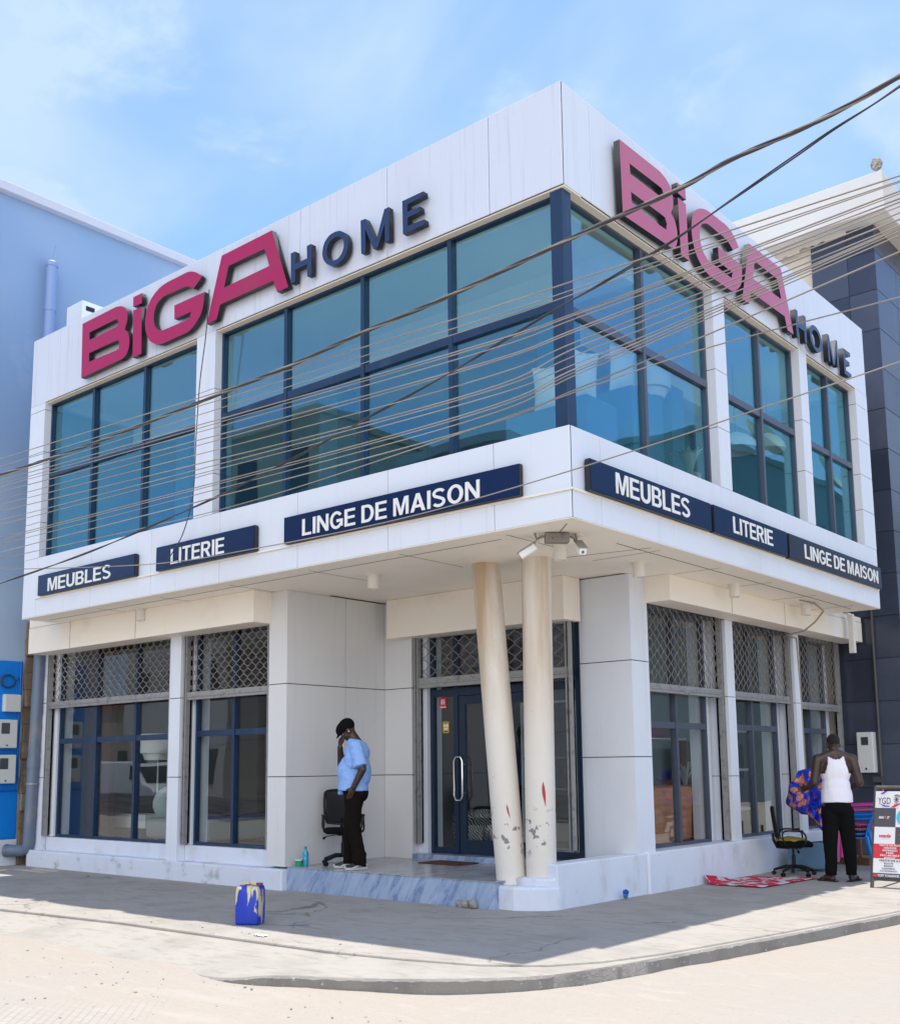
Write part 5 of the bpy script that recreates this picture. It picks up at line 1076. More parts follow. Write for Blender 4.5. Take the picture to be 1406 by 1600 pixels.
sticker('door_sticker', 'square red and white sticker on the glass beside the door', -3.79, 2.16, .12, .13, str_, [('b', -.035, .03, .0, .012, stw), ('b', -.03, -.012, -.02, .045, stw), ('b', .008, .024, -.02, .03, stw), ('b', -.02, .02, .032, .045, stw), ('b', -.05, .05, -.055, -.043, stw)])
sticker('door_sticker', 'yellow sticker with two pale windows on the glass beside the door', -3.745, 1.86, .095, .14, sty, [('b', -.036, -.004, .005, .035, stw), ('b', .004, .036, .005, .035, stw), ('b', -.03, .03, -.03, -.008, stw), ('b', -.036, .036, .048, .058, stk), ('b', -.034, .034, -.06, -.045, stk)])

# ------------------------------------------------------------------ paint splashed jerrycan
def canmat():
    m, n, L, b = newmat('splashed_blue_plastic'); b.inputs['Roughness'].default_value = .4
    t = n.new('ShaderNodeTexCoord'); sp = n.new('ShaderNodeSeparateXYZ'); L.new(t.outputs['Object'], sp.inputs[0])
    mp = n.new('ShaderNodeMapping'); mp.inputs['Scale'].default_value = (1, 1, .22); L.new(t.outputs['Object'], mp.inputs[0]); q = n.new('ShaderNodeTexNoise'); q.inputs['Scale'].default_value = 13; q.inputs['Detail'].default_value = 5; q.inputs['Distortion'].default_value = .5; L.new(mp.outputs[0], q.inputs[0])
    r = n.new('ShaderNodeMapRange'); r.inputs[1].default_value = .06; r.inputs[2].default_value = .40; r.inputs[3].default_value = -.05; r.inputs[4].default_value = .12; L.new(sp.outputs[2], r.inputs[0])
    ad = n.new('ShaderNodeMath'); ad.operation = 'ADD'; L.new(q.outputs[0], ad.inputs[0]); L.new(r.outputs[0], ad.inputs[1])
    f = n.new('ShaderNodeMapRange'); f.inputs[1].default_value = .615; f.inputs[2].default_value = .65; L.new(ad.outputs[0], f.inputs[0])
    x = n.new('ShaderNodeMix'); x.data_type = 'RGBA'; L.new(f.outputs[0], x.inputs[0]); x.inputs[6].default_value = (.004, .035, .42, 1); x.inputs[7].default_value = (.62, .52, .28, 1); L.new(x.outputs[2], b.inputs['Base Color']); return m
jc = thing('jerrycan', 'blue plastic jerrycan splashed with cream paint on the pavement', 'jerrycan', (-2.80, -1.13, 0), .55); jc.scale = (.92, .92, .9)
mb = MB()
def ring(z, sx, sy, r): 
    o = []
    for i in range(32):
        a = 2*PI*i/32; c, s_ = math.cos(a), math.sin(a); e = .28; k_ = 1-(.035 if i % 4 == 2 and .02 < z < .34 else 0); o.append(mb.bm.verts.new((k_*sx*math.copysign(abs(c)**e, c), k_*sy*math.copysign(abs(s_)**e, s_), z)))
    return o
rg = [ring(z, sx, sy, 0) for z, sx, sy in ((0, .105, .10), (.012, .118, .113), (.05, .122, .117), (.20, .123, .118), (.33, .121, .116), (.365, .112, .107), (.378, .095, .09))]
for i in range(len(rg)-1):
    for j in range(32): mb.bm.faces.new([rg[i][j], rg[i][(j+1) % 32], rg[i+1][(j+1) % 32], rg[i+1][j]])
mb.bm.faces.new(rg[0][::-1]); mb.bm.faces.new(rg[-1]); mb.build('tank', canmat(), jc, smooth=True)
cpaint = M('dried_cream_paint', (.64, .55, .30), .6, layers=[((.4, .05, .04), 16, (1, 1, 1), .60, .66, .7)], bump=.5, bscale=60)
mb = MB(); mb.tube(spl([Vector(q) for q in ((-.08, 0, .368), (-.07, 0, .388), (.0, 0, .392), (.04, 0, .388), (.05, 0, .368))], 4), .014, 8); mb.build('handle', cpaint, jc, smooth=True)
mb = MB(); mb.lathe([(.03, .37), (.03, .378), (.034, .379), (.034, .394)], (.075, .045, 0), 16); mb.build('cap', M('red_cap', (.35, .05, .04), .5), jc, smooth=True)

# ------------------------------------------------------------------ mat, tub, stacked chairs, litter
rm = floral('red_flowered_mat', (.55, .53, .52), (.52, .005, .045), (.50, .006, .05), 7.5, .56)
C4 = [Vector(q) for q in ((-.99, 4.02, 0), (-.30, 4.06, 0), (-.20, 5.35, 0), (-.93, 5.05, 0))]
def fm(u, v):
    p = C4[0].lerp(C4[1], u).lerp(C4[3].lerp(C4[2], u), v); z = .012+.006*noise.noise(Vector((u*6, v*8, 0)))
    if u < .12: z += (1-u/.12)**2*(.10 if v < .5 else .02)*max(0, 1-v*1.6)
    return (p.x+.6, p.y-4.6, z)
mb = MB(); mb.grid(fm, 24, 30); o = mb.build('floor_mat', rm, smooth=True); q = o.modifiers.new('t', 'SOLIDIFY'); q.thickness = .008; o.location = (-.6, 4.6, 0); tag(o, 'white mat with red flowers spread on the pavement against the low wall', 'mat')
tubm = M('blue_grey_tub', (.13, .25, .38), .4, layers=[((.2, .32, .42), 6, (1, 1, 1), .5, .75, .6)]); tubd = M('teal_tub_side', (.02, .10, .16), .5)
t = thing('storage_tub', 'blue grey plastic tub tipped on its side against the low wall', 'tub', (-.70, 6.35, .0), .2)
mb = MB(); mb.obox(Vector((0, 0, .185)), .42, .36, .30, Matrix.Rotation(-.10, 3, 'Y') @ Matrix.Rotation(.12, 3, 'X'), 0, .02); mb.build('tub_body', tubd, t)
mb = MB(); mb.obox(Vector((0.01, -.195, .185)), .46, .03, .33, Matrix.Rotation(-.10, 3, 'Y') @ Matrix.Rotation(.12, 3, 'X'), 0, .012); mb.build('lid', tubm, t)
def plastic_chair(label, mat, loc, rz, group='stacked plastic chairs'):
    t = thing('plastic_chair', label, 'chair', loc, rz, group)
    mb = MB(); mb.grid(lambda u, v: (-.20+.42*u, (-.20-.03*u)*(1-2*v), .43+.012*math.cos((v-.5)*4)+.02*u-.02*math.sin(PI*u)), 8, 8); s_ = mb.build('seat', mat, t, smooth=True)
    q = s_.modifiers.new('t', 'SOLIDIFY'); q.thickness = .008
    mb = MB(); mb.grid(lambda u, v: (-.20-.10*v-.03*math.cos((u-.5)*2.4)+.03, (-.21+.42*u)*(1-.12*v*v), .43+.42*v-.10*abs(2*u-1)**3*v), 10, 8); b_ = mb.build('backrest', mat, t, smooth=True)
    q = b_.modifiers.new('t', 'SOLIDIFY'); q.thickness = .008
    mb = MB(); pts = [(-.20-.10*v-.03*math.cos((u-.5)*2.4)+.03, (-.21+.42*u)*(1-.12*v*v), .43+.42*v-.10*abs(2*u-1)**3*v) for u, v in [(0, k/6) for k in range(6)]+[(k/10, 1) for k in range(11)]+[(1, 1-k/6) for k in range(1, 7)]]
    mb.tube(pts, .011, 6); mb.build('rim', mat, b_, smooth=True)
    for sg in (-1, 1):
        mb = MB(); mb.tube(spl([Vector(q) for q in ((-.25, sg*.215, .66), (-.05, sg*.255, .655), (.16, sg*.265, .635), (.20, sg*.262, .60))], 5), [(.014, .028)]*16, 8, flat=(0, 0, 1)); mb.build('armrest', mat, t, smooth=True)
        for x0, x1 in ((.20, .25), (-.20, -.28)):
            mb = MB(); zt_ = .62 if x0 > 0 else .44
            mb.tube([(x0, sg*.255 if x0 > 0 else sg*.2, zt_), (x1, sg*.27, .0)], [(.03, .014), (.024, .012)], 8, flat=(1, 0, 0)); mb.build('leg', mat, t, smooth=True)
    return t
pkb = M('bright_blue_plastic', (.0, .16, .55), .4); pkp = M('pink_plastic', (.50, .03, .27), .4); pkq = M('dusty_pink_plastic', (.42, .09, .22), .45)
base = Vector((-.30, 6.75, 0)); ang = math.radians(200)
dv = Vector((math.cos(ang), math.sin(ang), 0))
plastic_chair('bright blue plastic chair at the bottom of the leaning stack', pkb, base, ang)
plastic_chair('second blue plastic chair from the bottom of the leaning stack', pkb, base-dv*.035+Vector((0, 0, .055)), ang)
plastic_chair('dusty pink plastic chair resting on the two blue ones', pkq, base-dv*.08+Vector((0, 0, .115)), ang)
plastic_chair('bright pink plastic chair on top of the leaning stack', pkp, base-dv*.13+Vector((0, 0, .175)), ang)
mb = MB(); mb.box(-.25, .25, -.22, .22, 0, .10); mb.box(-.22, -.19, -.2, -.16, .1, .5); mb.box(.1, .14, -.2, -.16, .1, .55)
o = mb.build('wooden_crate', M('rough_brown_wood', (.22, .12, .05), .9, layers=[((.12, .06, .03), 9, (.3, 1, 1), .4, .7, .8)])); o.location = (-.55, 7.6, 0); tag(o, 'low brown wooden crate behind the plastic chairs', 'crate')
mb = MB(); mb.lathe([(.026, 0), (.030, .05), (.033, .085), (.031, .085), (.026, .006)], n=14); bmesh.ops.transform(mb.bm, matrix=Matrix.Translation((0, 0, .03)) @ Matrix.Rotation(.9, 4, 'X'), verts=mb.bm.verts); o = mb.build('plastic_cup', M('clear_blue_cup', (.10, .28, .70), .25), smooth=True); o.location = (-1.01, 2.32, 0); o.rotation_euler = (0, 0, .6); tag(o, 'small blue plastic cup at the foot of the low white wall', 'cup')
mb = MB(); mb.grid(lambda u, v: (-.06+.12*u, -.03+.06*v, .006+.022*abs(noise.noise(Vector((u*4, v*4, 9))))), 8, 5); o = mb.build('paper_scrap', stw, smooth=True); o.location = (-2.15, -1.55, .0); o.modifiers.new('t', 'SOLIDIFY').thickness = .003; tag(o, 'crumpled white paper scrap on the pavement in front of the jerrycan', 'litter')
mb = MB(); mb.grid(lambda u, v: (-.09+.18*u, -.012+.024*v, .004+.012*u), 6, 2); o = mb.build('plastic_shard', M('blue_grey_plastic', (.12, .19, .33), .4)); o.location = (-2.35, -.95, .0); o.rotation_euler = (0, 0, .5); o.modifiers.new('t', 'SOLIDIFY').thickness = .003; tag(o, 'thin blue grey plastic sliver beside the jerrycan', 'litter')
mb = MB(); mb.tube([(-.09, 0, .006), (0, .01, .012), (.1, -.01, .005)], [.003, .008, .002], 5); o = mb.build('twig', M('reddish_twig', (.25, .11, .07), .9)); o.location = (1.62, -2.72, -.10); tag(o, 'small reddish twig in the sand below the kerb', 'litter')
t0 = random.Random(3); mb = MB()
for k in range(620):
    x = t0.uniform(-7, 3.6); y = t0.uniform(-4.6, -1.2); r = t0.choice([.003, .004, .005, .006, .006, .008, .012]); z = 0 if y > -1.75-.0 and x < .3 else gz(x, y)
    if -1.0 < x < 2.6 and y > -2.6: continue
    if x < -.6 and -2.62 < y < -1.7: continue
    mb.ball((x, y, z+r*.3), (r*t0.uniform(.8, 1.6), r, r*.6), rot=Matrix.Rotation(t0.random()*3, 3, 'Z'), u=6, v=4)
o = mb.build('pebbles', M('pebble', (.30, .26, .22), .9)); o['kind'] = 'stuff'

# ------------------------------------------------------------------ pavement sign (seen cut by the frame edge)
ab = thing('pavement_sign', 'wooden A frame pavement sign with patchwork of printed adverts', 'sign', (.98, 4.78, 0), -.03)
wood = M('dark_frame_wood', (.075, .065, .06), .7, layers=[((.13, .11, .10), 12, (1, 1, .1), .4, .7, .7)])
HH = 1.10; lean = .30
def AT(x, z): return (x, lean*z/HH, z)
mb = MB()
for x in (-.345, .345): mb.tube([AT(x, 0), AT(x, HH)], [(.022, .016)]*2, 4, flat=(1, 0, 0))
for z in (.10, HH-.01): mb.tube([AT(-.345, z), AT(.345, z)], [(.022, .014)]*2, 4, flat=(0, 0, 1))
mb.build('frame', wood, ab)
for x in (-.33, .33): mb = MB(); mb.tube([(x, .78, 0), (x, lean+.03, HH-.02)], [(.02, .014)]*2, 4, flat=(1, 0, 0)); mb.build('rear_leg', wood, ab)
slope = math.atan2(lean, HH)
FRS = Matrix.Translation((0, 0, 0)) @ Matrix.Rotation(-slope, 4, 'X') @ FR_L(0, 0, 0)
def pr(x0, x1, z0, z1, mat, name='advert', lift=0.0):
    mb = MB(); mb.box(x0, x1, -.019-lift, -.012, z0, z1); bmesh.ops.transform(mb.bm, matrix=Matrix.Rotation(-slope, 4, 'X'), verts=mb.bm.verts); return mb.build(name, mat, ab)
def tx(par, s_, x, z, w, h, mat, shear=0, bold=.012):
    me = text_mesh(s_, w, h, .0008, bold, shear); place(me, 'print', [mat], FRS @ Matrix.Translation((x, z, .0205)), par)
def flat(par, pts, mat, lift=.0203):
    me = poly_mesh([pts], .0006); place(me, 'print', [mat], FRS @ Matrix.Translation((0, 0, lift)), par)
aw = M('advert_white', (.74, .74, .76), .5); ag = M('advert_grey', (.075, .075, .09), .5); ar = M('advert_red', (.60, .035, .05), .5); ay = M('advert_yellow', (.75, .58, .06), .5); ac = M('advert_cyan', (.06, .50, .80), .5); ap = M('advert_purple', (.13, .08, .42), .5); ainkm = M('advert_ink', (.06, .06, .08), .6); aor = M('advert_orange', (.75, .18, .04), .5); abr = M('advert_photo', (.16, .13, .11), .6)
zz = lambda f: .13+f*(HH-.15)
a1 = pr(-.335, -.02, zz(.80), zz(1), aw); tx(a1, 'YGD', -.235, zz(.885), .14, .075, ainkm, 0, 0)
for k in range(6): flat(a1, [(-.10+.030*math.cos(b_)+.0, zz(.90)+.052*math.sin(b_)) for b_ in (PI*k/6-.06, PI*k/6+.06, PI*k/6+PI-.06, PI*k/6+PI+.06)], ainkm)
flat(a1, [(-.10+.055*math.cos(q*PI/12), zz(.895)+.062*math.sin(q*PI/12)) for q in range(-8, 9)]+[(-.10+.045*math.cos(q*PI/12), zz(.895)+.052*math.sin(q*PI/12)) for q in range(8, -9, -1)], ainkm)
flat(a1, [(-.285, zz(.97)), (-.235, zz(1)), (-.20, zz(1)), (-.25, zz(.965))], ap, .0206); flat(a1, [(-.30, zz(.85)), (-.285, zz(.85)), (-.24, zz(.815)), (-.17, zz(.812)), (-.18, zz(.825)), (-.235, zz(.832))], ap, .0206); flat(a1, [(-.17, zz(.805)), (-.12, zz(.805)), (-.055, zz(.85)), (-.10, zz(.85))], ar, .0206)
pr(-.019, .335, zz(.80), zz(1), ay)
a2 = pr(-.335, -.105, zz(.575), zz(.798), ag); tx(a2, 'MA', -.265, zz(.685), .055, .03, aw, .3, .03); tx(a2, 'X', -.222, zz(.687), .03, .035, aor, .3, .03); tx(a2, 'IT', -.185, zz(.683), .035, .03, aw, .3, .03)
a3 = pr(-.104, .14, zz(.575), zz(.798), aw); flat(a3, [(.018+.115*math.cos(q*PI/20), zz(.69)+.105*math.sin(q*PI/20)) for q in range(40)], ac); tx(a3, 'wave', .018, zz(.63), .12, .03, aw, 0, .02)
pr(.141, .335, zz(.575), zz(.798), ag)
a4 = pr(-.335, -.105, zz(.375), zz(.573), aw); tx(a4, 'wade', -.215, zz(.47), .13, .04, ar, .4, .03)
a5 = pr(-.104, .335, zz(.375), zz(.573), ag); tx(a5, 'ORANGE', -.02, zz(.48), .11, .02, ar, 0, .02)
a6 = pr(-.335, .01, zz(.205), zz(.373), ar)
for i, s_ in enumerate(['VENTE DE PUCE', 'ORANGE', 'EXPRESSO', 'FREE', 'PRO-MOBILE', 'KIRENE']): tx(a6, s_, -.155, zz(.358-.0295*i), [.24, .14, .16, .08, .21, .12][i], .020, aw, 0, .02)
pr(.011, .335, zz(.33), zz(.373), ay); pr(.011, .335, zz(.20), zz(.329), abr)
a7 = pr(-.335, .010, zz(.035), zz(.203), aw); tx(a7, 'VENTE DE JUS', -.15, zz(.178), .25, .026, ainkm, 0, .02)
for i, s_ in enumerate(['BOUYE', 'BISSAP', 'CAROSSOL', 'JUS MORINGA']): tx(a7, s_, -.165, zz(.148-.030*i), [.10, .10, .15, .19][i], .018, ainkm, 0, .01)
a8 = pr(.011, .335, zz(.035), zz(.198), aw); flat(a8, [(.0+.03, zz(.045)), (.06, zz(.045)), (.058, zz(.13)), (.053, zz(.165)), (.038, zz(.165)), (.033, zz(.13))], M('advert_tan', (.55, .36, .22), .5)); flat(a8, [(-.0+.014, zz(.037)), (.12, zz(.037)), (.10, zz(.06)), (.07, zz(.05)), (.05, zz(.063)), (.03, zz(.055))], M('advert_green', (.10, .25, .06), .5), .0208)
a9 = pr(-.335, .335, zz(-.02), zz(.033), ag); tx(a9, 'YOFF TONGHOR', -.165, zz(.006), .24, .026, aw, 0, .02); flat(a9, [(-.31+.02*math.cos(q*PI/8), zz(.008)+.02*math.sin(q*PI/8)) for q in range(16)], ar)
flat(a9, [(.07+.035*math.cos(q*PI/12), zz(.012)+.035*math.sin(q*PI/12)) for q in range(24)], aw); flat(a9, [(.07+.029*math.cos(q*PI/12), zz(.012)+.029*math.sin(q*PI/12)) for q in range(24)], ag, .0212)
flat(a9, [(.058, zz(.012)+.018), (.066, zz(.012)+.018), (.068, zz(.012)+.006), (.064, zz(.012)+.002), (.072, zz(.012)-.008), (.078, zz(.012)-.010), (.085, zz(.012)-.004), (.084, zz(.012)-.016), (.074, zz(.012)-.018), (.060, zz(.012)-.004)], aw, .0218)

# ------------------------------------------------------------------ things inside the shop, seen through the glass
lin = M('lamp_linen', (.80, .78, .72), .8); wpl = M('white_ceramic', (.78, .78, .76), .4); brass = M('pale_metal', (.5, .5, .5), .35, .5)
def floor_lamp(label, loc, h, r, two=True):
    t = thing('floor_lamp', label, 'lamp', loc)
    mb = MB(); mb.lathe([(.15, 0), (.15, .02), (.03, .03), (.016, .06), (.014, h-.1), (.03, h)], n=20); mb.build('stand', brass, t, smooth=True)
    mb = MB(); mb.lathe([(r, h-.02), (r, h+.26), (r-.01, h+.26), (r-.01, h-.02)], n=28, cap=False); mb.build('lamp_shade', lin, t, smooth=True)
    if two: mb = MB(); mb.lathe([(r*.72, h-.12), (r*.86, h-.025), (r*.80, h-.025), (r*.66, h-.12)], n=28, cap=False); mb.build('lower_shade', lin, t, smooth=True)
    return t
floor_lamp('white drum floor lamp upstairs behind the corner glass', (-1.0, 3.16, 4.16), 1.52, .26)
floor_lamp('white drum floor lamp downstairs in the left shop window', (-8.75, 2.0, .26), 1.38, .27)
def pillow(label, loc, w, h, rz, lean, cat='cushion'):
    mb = MB(); mb.grid(lambda u, v: ((u-.5)*w*(1-.12*math.sin(PI*v)), .09*(math.sin(PI*u)*math.sin(PI*v))**.6, (v-.5)*h*(1-.12*math.sin(PI*u))), 12, 12); mb.grid(lambda u, v: ((u-.5)*w*(1-.12*math.sin(PI*v)), -.09*(math.sin(PI*u)*math.sin(PI*v))**.6, (v-.5)*h*(1-.12*math.sin(PI*u))), 12, 12)
    o = mb.build('cushion', lin, smooth=True); o.location = loc; o.rotation_euler = (lean, 0, rz); tag(o, label, cat)
pillow('white cushion left of the corner post upstairs', (-.86, .95, 5.06), .34, .50, .3, .1)
pillow('white cushion just right of the corner post upstairs', (-.75, 1.42, 5.30), .34, .55, 1.2, .1)
pillow('white cushion in the right facade upstairs, beside the drum lamp', (-.9, 2.42, 5.66), .42, .58, 1.4, .05)
mb = MB(); mb.box(-1.25, -.65, .75, 1.1, 4.16, 4.80); mb.box(-1.2, -.55, 1.15, 1.7, 4.16, 5.0); mb.box(-1.2, -.6, 2.1, 2.75, 4.16, 5.36); tag(mb.build('display_plinth', int_blue), 'stepped blue display plinths that carry the cushions upstairs', 'plinth')
t = thing('potted_plant', 'small pale potted plant upstairs at the right of the corner glass', 'plant', (-.75, 3.62, 4.16))
mb = MB(); mb.lathe([(.10, 0), (.13, .55), (.12, .56), (.1, .5)], n=18); mb.build('pot', M('tan_pot', (.4, .34, .28), .6), t, smooth=True)
mb = MB()
for k in range(11):
    a = k*2.4; pts = [(0, 0, .55), (.10*math.cos(a), .10*math.sin(a), .80), (.22*math.cos(a), .22*math.sin(a), .86-.02*(k % 3))]; mb.tube(pts, [(.03, .008), (.04, .008), (.006, .004)], 6, flat=(math.sin(a), -math.cos(a), 0))
mb.build('leaves', M('pale_leaves', (.5, .55, .48), .6), t, smooth=True)
def pendant(label, loc, r, drop, mat):
    t = thing('pendant_lamp', label, 'lamp', loc)
    mb = MB(); mb.lathe([(r, 0), (r*.92, .09), (r*.55, .19), (r*.2, .24), (.02, .25), (.02, .24), (r*.5, .17), (r*.88, .08), (r*.97, 0)], n=28, cap=False); mb.build('lamp_shade', mat, t, smooth=True)
    mb = MB(); mb.tube([(0, 0, .24), (0, 0, drop)], .006, 6); mb.build('cord', dk, t)
pendant('white dome pendant lamp in the middle right window upstairs', (-1.0, 5.42, 5.45), .30, 1.15, wpl)
pendant('smaller white pendant lamp in the middle right window upstairs', (-1.0, 6.45, 5.68), .24, .92, wpl)
def plainbox(name, label, cat, b, mat, bev=.01):
    mb = MB(); mb.box(*b); tag(mb.build(name, mat, bevel=bev), label, cat)
tanm = M('tan_upholstery', (.36, .30, .23), .8)
plainbox('white_box', 'low white box in the left shop window', 'box', (-9.7, -8.9, 1.9, 2.3, .52, .72), wpl)
plainbox('bedside_table', 'dark bedside table in the left shop window', 'table', (-9.75, -8.85, 1.8, 2.5, .262, .515), int_dark)
t = thing('display_bed', 'pale bed with blue runner and tall pillow in the left shop window', 'bed', (-8.0, 2.6, .26))
mb = MB(); mb.obox(Vector((0, 0, .28)), 1.5, 1.6, .30, None, 0, .06); mb.build('mattress', M('bed_linen', (.36, .38, .38), .8), t, smooth=True)
mb = MB(); mb.obox(Vector((.35, -.02, .30)), .62, 1.64, .30, None, 0, .04); mb.build('runner', M('runner_blue', (.01, .05, .30), .8), t, smooth=True)
mb = MB(); mb.ball((-.62, -.45, .62), (.16, .30, .26)); mb.build('pillow', M('pale_green_pillow', (.5, .6, .56), .8), t, smooth=True)
plainbox('curtain', 'dark red brown curtain at the left end of the left shop window', 'curtain', (-9.82, -9.25, 1.5, 1.62, .27, 3.25), M('curtain_brown', (.05, .018, .02), .9))
plainbox('wardrobe', 'dark wardrobe deep inside the second left window', 'wardrobe', (-6.4, -5.2, 3.4, 4.0, .27, 2.3), int_dark)
cop = M('copper_velvet', (.62, .26, .14), .5, layers=[((.46, .17, .09), 3, (1, 1, 7), .4, .65, .8)])
for i, (y, w, nm) in enumerate([(4.25, 1.15, 'copper velvet mattress standing at the left of the first right window'), (5.16, .56, 'copper velvet mattress standing beside the white vase')]):
    mb = MB(); mb.obox(Vector((-1.62, y, .78)), .22, w, .68, Matrix.Rotation(.06, 3, 'Y'), 0, .07); tag(mb.build('velvet_mattress', cop, smooth=True), nm, 'mattress')
t = thing('vase', 'tall white vase with dried feathers behind the first right window', 'vase', (-2.05, 5.62, .27)); 
mb = MB(); mb.lathe([(.07, 0), (.11, .15), (.10, .45), (.04, .70), (.05, .78), (.04, .74)], n=20); mb.build('vase_body', wpl, t, smooth=True)
mb = MB()
for k in range(9):
    a = k*.7; mb.tube([(0, 0, .74), (.04*math.cos(a), .04*math.sin(a), .92), (.15*math.cos(a), .15*math.sin(a), 1.08+.03*(k % 3))], [(.006, .004), (.025, .006), (.012, .004)], 6, flat=(math.sin(a), -math.cos(a), 0))
mb.build('feathers', M('dried_feather', (.66, .60, .50), .9), t, smooth=True)
t = thing('wall_shelf', 'thin shelf high inside the first right window', 'shelf', (-2.3, 4.9, 1.72)); mb = MB(); mb.box(-.2, .2, -.9, .9, -.02, 0); mb.build('board', wpl, t)
mb = MB(); mb.lathe([(.085, 0), (.11, .19), (.10, .19), (.08, .01)], n=20); o = mb.build('bucket', M('bright_blue_bucket', (.0, .22, .55), .4), smooth=True); o.location = (-2.25, 4.65, 1.721); tag(o, 'bright blue bucket on the shelf of the first right window', 'bucket')
mb = MB(); mb.obox(Vector((0, 0, .08)), .3, .5, .16, None, 0, .03); o = mb.build('toy_box', M('muted_red_box', (.25, .05, .08), .6)); o.location = (-2.25, 5.15, 1.721); tag(o, 'dull red box on the shelf beside the blue bucket', 'box')
t = thing('display_rack', 'rack of white shelves with wooden posts inside the second right window', 'rack', (-2.1, 7.0, .27))
for z in (.45, 1.0, 1.55):
    mb = MB(); mb.box(-.2, .2, -.45, .45, z, z+.035); mb.build('shelf', wpl, t)
for y in (-.43, .43):
    mb = MB(); mb.box(.16, .2, y-.025, y+.025, 0, 2.4); mb.build('rack_post', M('rack_wood', (.22, .16, .10), .7), t)
plainbox('headboard', 'brown upholstered headboard behind the rack', 'headboard', (-2.7, -2.55, 6.5, 7.5, .27, 1.7), M('brown_headboard', (.2, .075, .04), .7))
t = thing('pouf', 'round pouf with black and cream zigzag cover inside the entrance', 'pouf', (-4.85, 4.7, .264))
def zig():
    m, n, L, b = newmat('zigzag_cover'); tt = n.new('ShaderNodeTexCoord'); w_ = n.new('ShaderNodeTexWave'); w_.inputs['Scale'].default_value = 11; w_.inputs['Distortion'].default_value = 6; w_.inputs['Detail'].default_value = 0; w_.bands_direction = 'DIAGONAL'; L.new(tt.outputs['Object'], w_.inputs[0])
    r = n.new('ShaderNodeValToRGB'); r.color_ramp.interpolation = 'CONSTANT'; r.color_ramp.elements[0].color = (.02, .02, .02, 1); r.color_ramp.elements[1].position = .5; r.color_ramp.elements[1].color = (.55, .55, .46, 1); L.new(w_.outputs[1], r.inputs[0]); L.new(r.outputs[0], b.inputs['Base Color']); return m
mb = MB(); mb.lathe([(.30, 0), (.36, .06), (.38, .25), (.36, .44), (.30, .49), (.0, .5)], n=28); mb.build('cover', zig(), t, smooth=True)
t = thing('display_shelf', 'pale framed shelf unit inside the entrance behind the leaning column', 'shelf', (-3.6, 4.3, .264))
mb = MB(); mb.box(-.03, 0, -.2, .2, 0, 1.95); mb.box(.75, .78, -.2, .2, 0, 1.95); mb.box(0, .75, -.2, .2, 1.92, 1.95); mb.box(0, .75, -.2, .2, 0, .03); mb.build('frame', wpl, t)
for z in (.4, .8, 1.2, 1.55): mb = MB(); mb.box(.0, .75, -.19, .19, z, z+.02); mb.build('shelf', tanm, t)

# ------------------------------------------------------------------ the other side of both streets (only met as reflections in the glass)
def block(name, label, x0, x1, y0, y1, h, mat, wins, face, roofm=None):
    t = thing(name, label, 'building', ((x0+x1)/2, (y0+y1)/2, -.15)); cx_, cy_ = (x0+x1)/2, (y0+y1)/2
    mb = MB(); mb.box(x0-cx_, x1-cx_, y0-cy_, y1-cy_, 0, h); mb.build('wall', mat, t)
    mb = MB(); mb.box(x0-cx_-.12, x1-cx_+.12, y0-cy_-.12, y1-cy_+.12, h, h+.25); mb.build('roof', roofm or mat, t)
    nx, nz = wins
    for i in range(nx):
        for k in range(nz):
            z = 1.0+k*3.1
            if z+1.4 > h: continue
            mb = MB()
            if face == 'y':
                u = x0-cx_+(i+.5)*(x1-x0)/nx; mb.box(u-.55, u+.55, y1-cy_-.05, y1-cy_+.03, z, z+1.35)
            else:
                u = y0-cy_+(i+.5)*(y1-y0)/nx; mb.box(x0-cx_-.03, x0-cx_+.05, u-.55, u+.55, z, z+1.35)
            mb.build('window', pane_d, t)
tan = M('tan_render', (.42, .35, .27), .85, layers=[((.34, .29, .23), .6, (1, 1, .3), .4, .7, .7)]); whit = M('far_white_render', (.6, .59, .56), .85, layers=[((.5, .47, .43), .5, (1, 1, .3), .4, .7, .7)]); grn = M('grey_green_render', (.20, .26, .25), .85)
orr = M('orange_tile', (.42, .13, .06), .8)
block('opposite_building', 'tall tan building across the street on the camera side', -24.2, -19.4, -24, -15, 12.6, tan, (2, 4), 'y')
block('opposite_building', 'lower grey building with a flat roof across the street on the camera side', -16.4, -12.6, -25, -15.5, 10.6, M('grey_mauve_render', (.34, .31, .32), .85), (2, 3), 'y')
block('opposite_building', 'white building farther along across the street on the camera side', -34, -27.5, -24, -16, 8.2, whit, (3, 3), 'y')
block('opposite_building', 'low shop with an orange roof across the street on the camera side', -46, -35, -24, -17, 4.2, tan, (4, 1), 'y', orr)
block('opposite_building', 'grey green building with rooftop dishes across the side street', 12.2, 22, 27, 52, 13.4, grn, (6, 4), 'x')
mb = MB(); mb.box(-60, 0, -10.35, -10.1, -.15, .62); tag(mb.build('street_barrier', M('barrier_concrete', (.30, .26, .22), .9, layers=[((.10, .12, .14), 3, (.2, 1, 6), .45, .6, .9)])), 'low painted concrete barrier along the far edge of the main street', 'barrier')
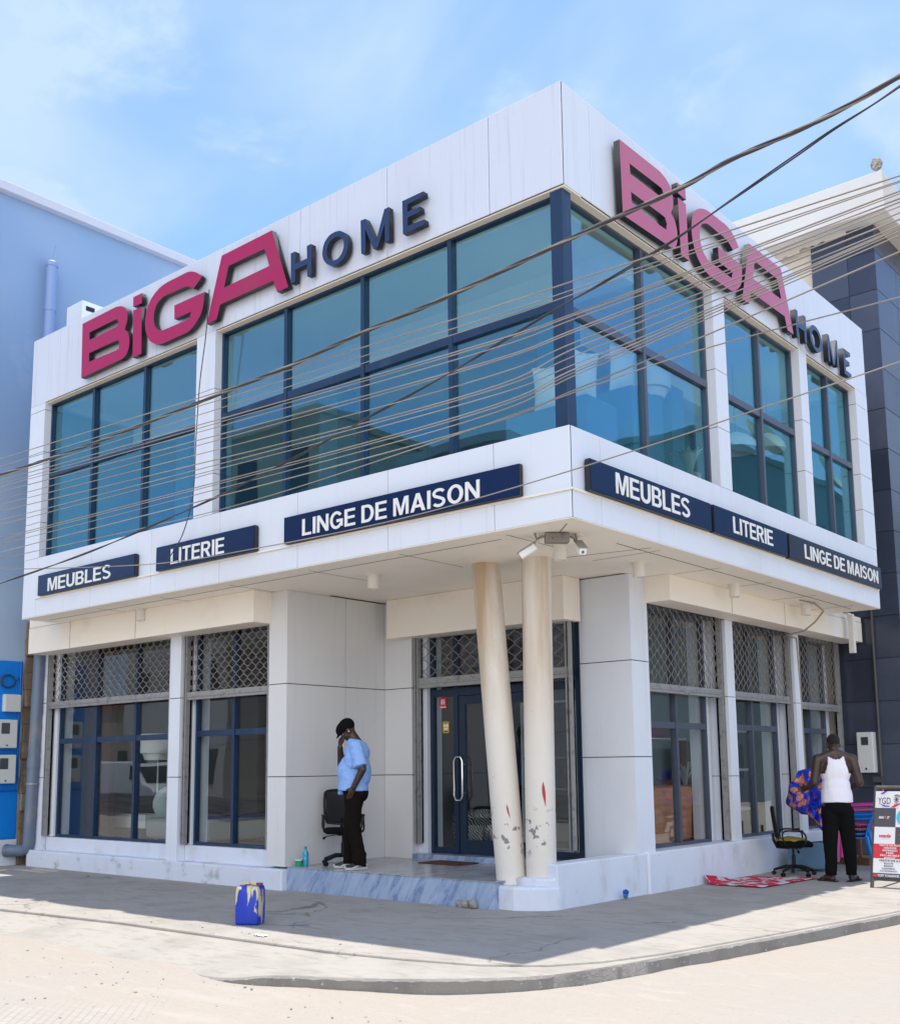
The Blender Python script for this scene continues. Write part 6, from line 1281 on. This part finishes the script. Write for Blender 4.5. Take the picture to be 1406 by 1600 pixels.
for i, (y, nm) in enumerate([(33.5, 'nearer beige satellite dish on the roof across the side street'), (40.2, 'farther beige satellite dish on the roof across the side street')]):
    t = thing('satellite_dish', nm, 'dish', (12.6, y, 13.5)); R = Matrix.Rotation(-.9, 4, 'Y')
    mb = MB(); mb.lathe([(.02, 0), (.5, .06), (1.0, .26), (1.25, .42), (1.24, .46), (1.0, .31), (.5, .11), (.02, .05)], n=28, cap=False); bmesh.ops.transform(mb.bm, matrix=Matrix.Translation((0, 0, .7)) @ R, verts=mb.bm.verts); mb.build('reflector', M('dish_beige', (.55, .44, .32), .6), t, smooth=True)
    mb = MB(); mb.tube([(0, 0, -.15), (0, 0, .75)], .05, 8); mb.build('mast', steel, t)
def vehicle(name, label, cat, loc, rz, paint):
  t = thing(name, label, cat, loc, rz)
  mb = MB(); mb.prism([(-2.1, .35), (2.15, .35), (2.2, .85), (1.95, 1.0), (1.35, 1.12), (.85, 1.72), (.5, 1.82), (-1.95, 1.82), (-2.12, 1.6)], 'y', -.85, .85); mb.build('body', paint, t, bevel=.06)
  for sg in (-1, 1):
      mb = MB(); mb.prism([(.25, 1.18), (1.15, 1.15), (.78, 1.62), (.25, 1.66)], 'y', sg*.84, sg*.862); mb.build('window', pane_d, t)
      for x in (-1.35, 1.4):
          mb = MB(); mb.tube([(x, sg*.70, .32), (x, sg*.88, .32)], .32, 20); w_ = mb.build('wheel', dk, t); mb = MB(); mb.tube([(x, sg*.86, .32), (x, sg*.89, .32)], .18, 16); mb.build('rim', steel, w_)
  mb = MB(); mb.prism([(1.32, 1.16), (1.36, 1.14), (.90, 1.69), (.86, 1.69)], 'y', -.7, .7); bmesh.ops.translate(mb.bm, verts=mb.bm.verts, vec=(.02, 0, .01)); mb.build('windscreen', pane_d, t)

vehicle('white_van', 'white panel van parked across the main street, seen only in the window glass', 'van', (-27.2, -12.2, -.15), 0, M('van_white', (.75, .75, .75), .3))
vehicle('added_van', 'unseen dark blue van added in the side street to darken window reflections', 'van', (4.9, 11.6, -.10), PI/2, M('van_dark_blue', (.02, .03, .06), .3))  # both dark vans are added out of view to darken the right windows' reflections
vehicle('added_van', 'unseen dark green van added behind the dark blue one to darken window reflections', 'van', (7.2, 17.5, -.10), PI/2, M('van_dark_green', (.02, .05, .04), .3))
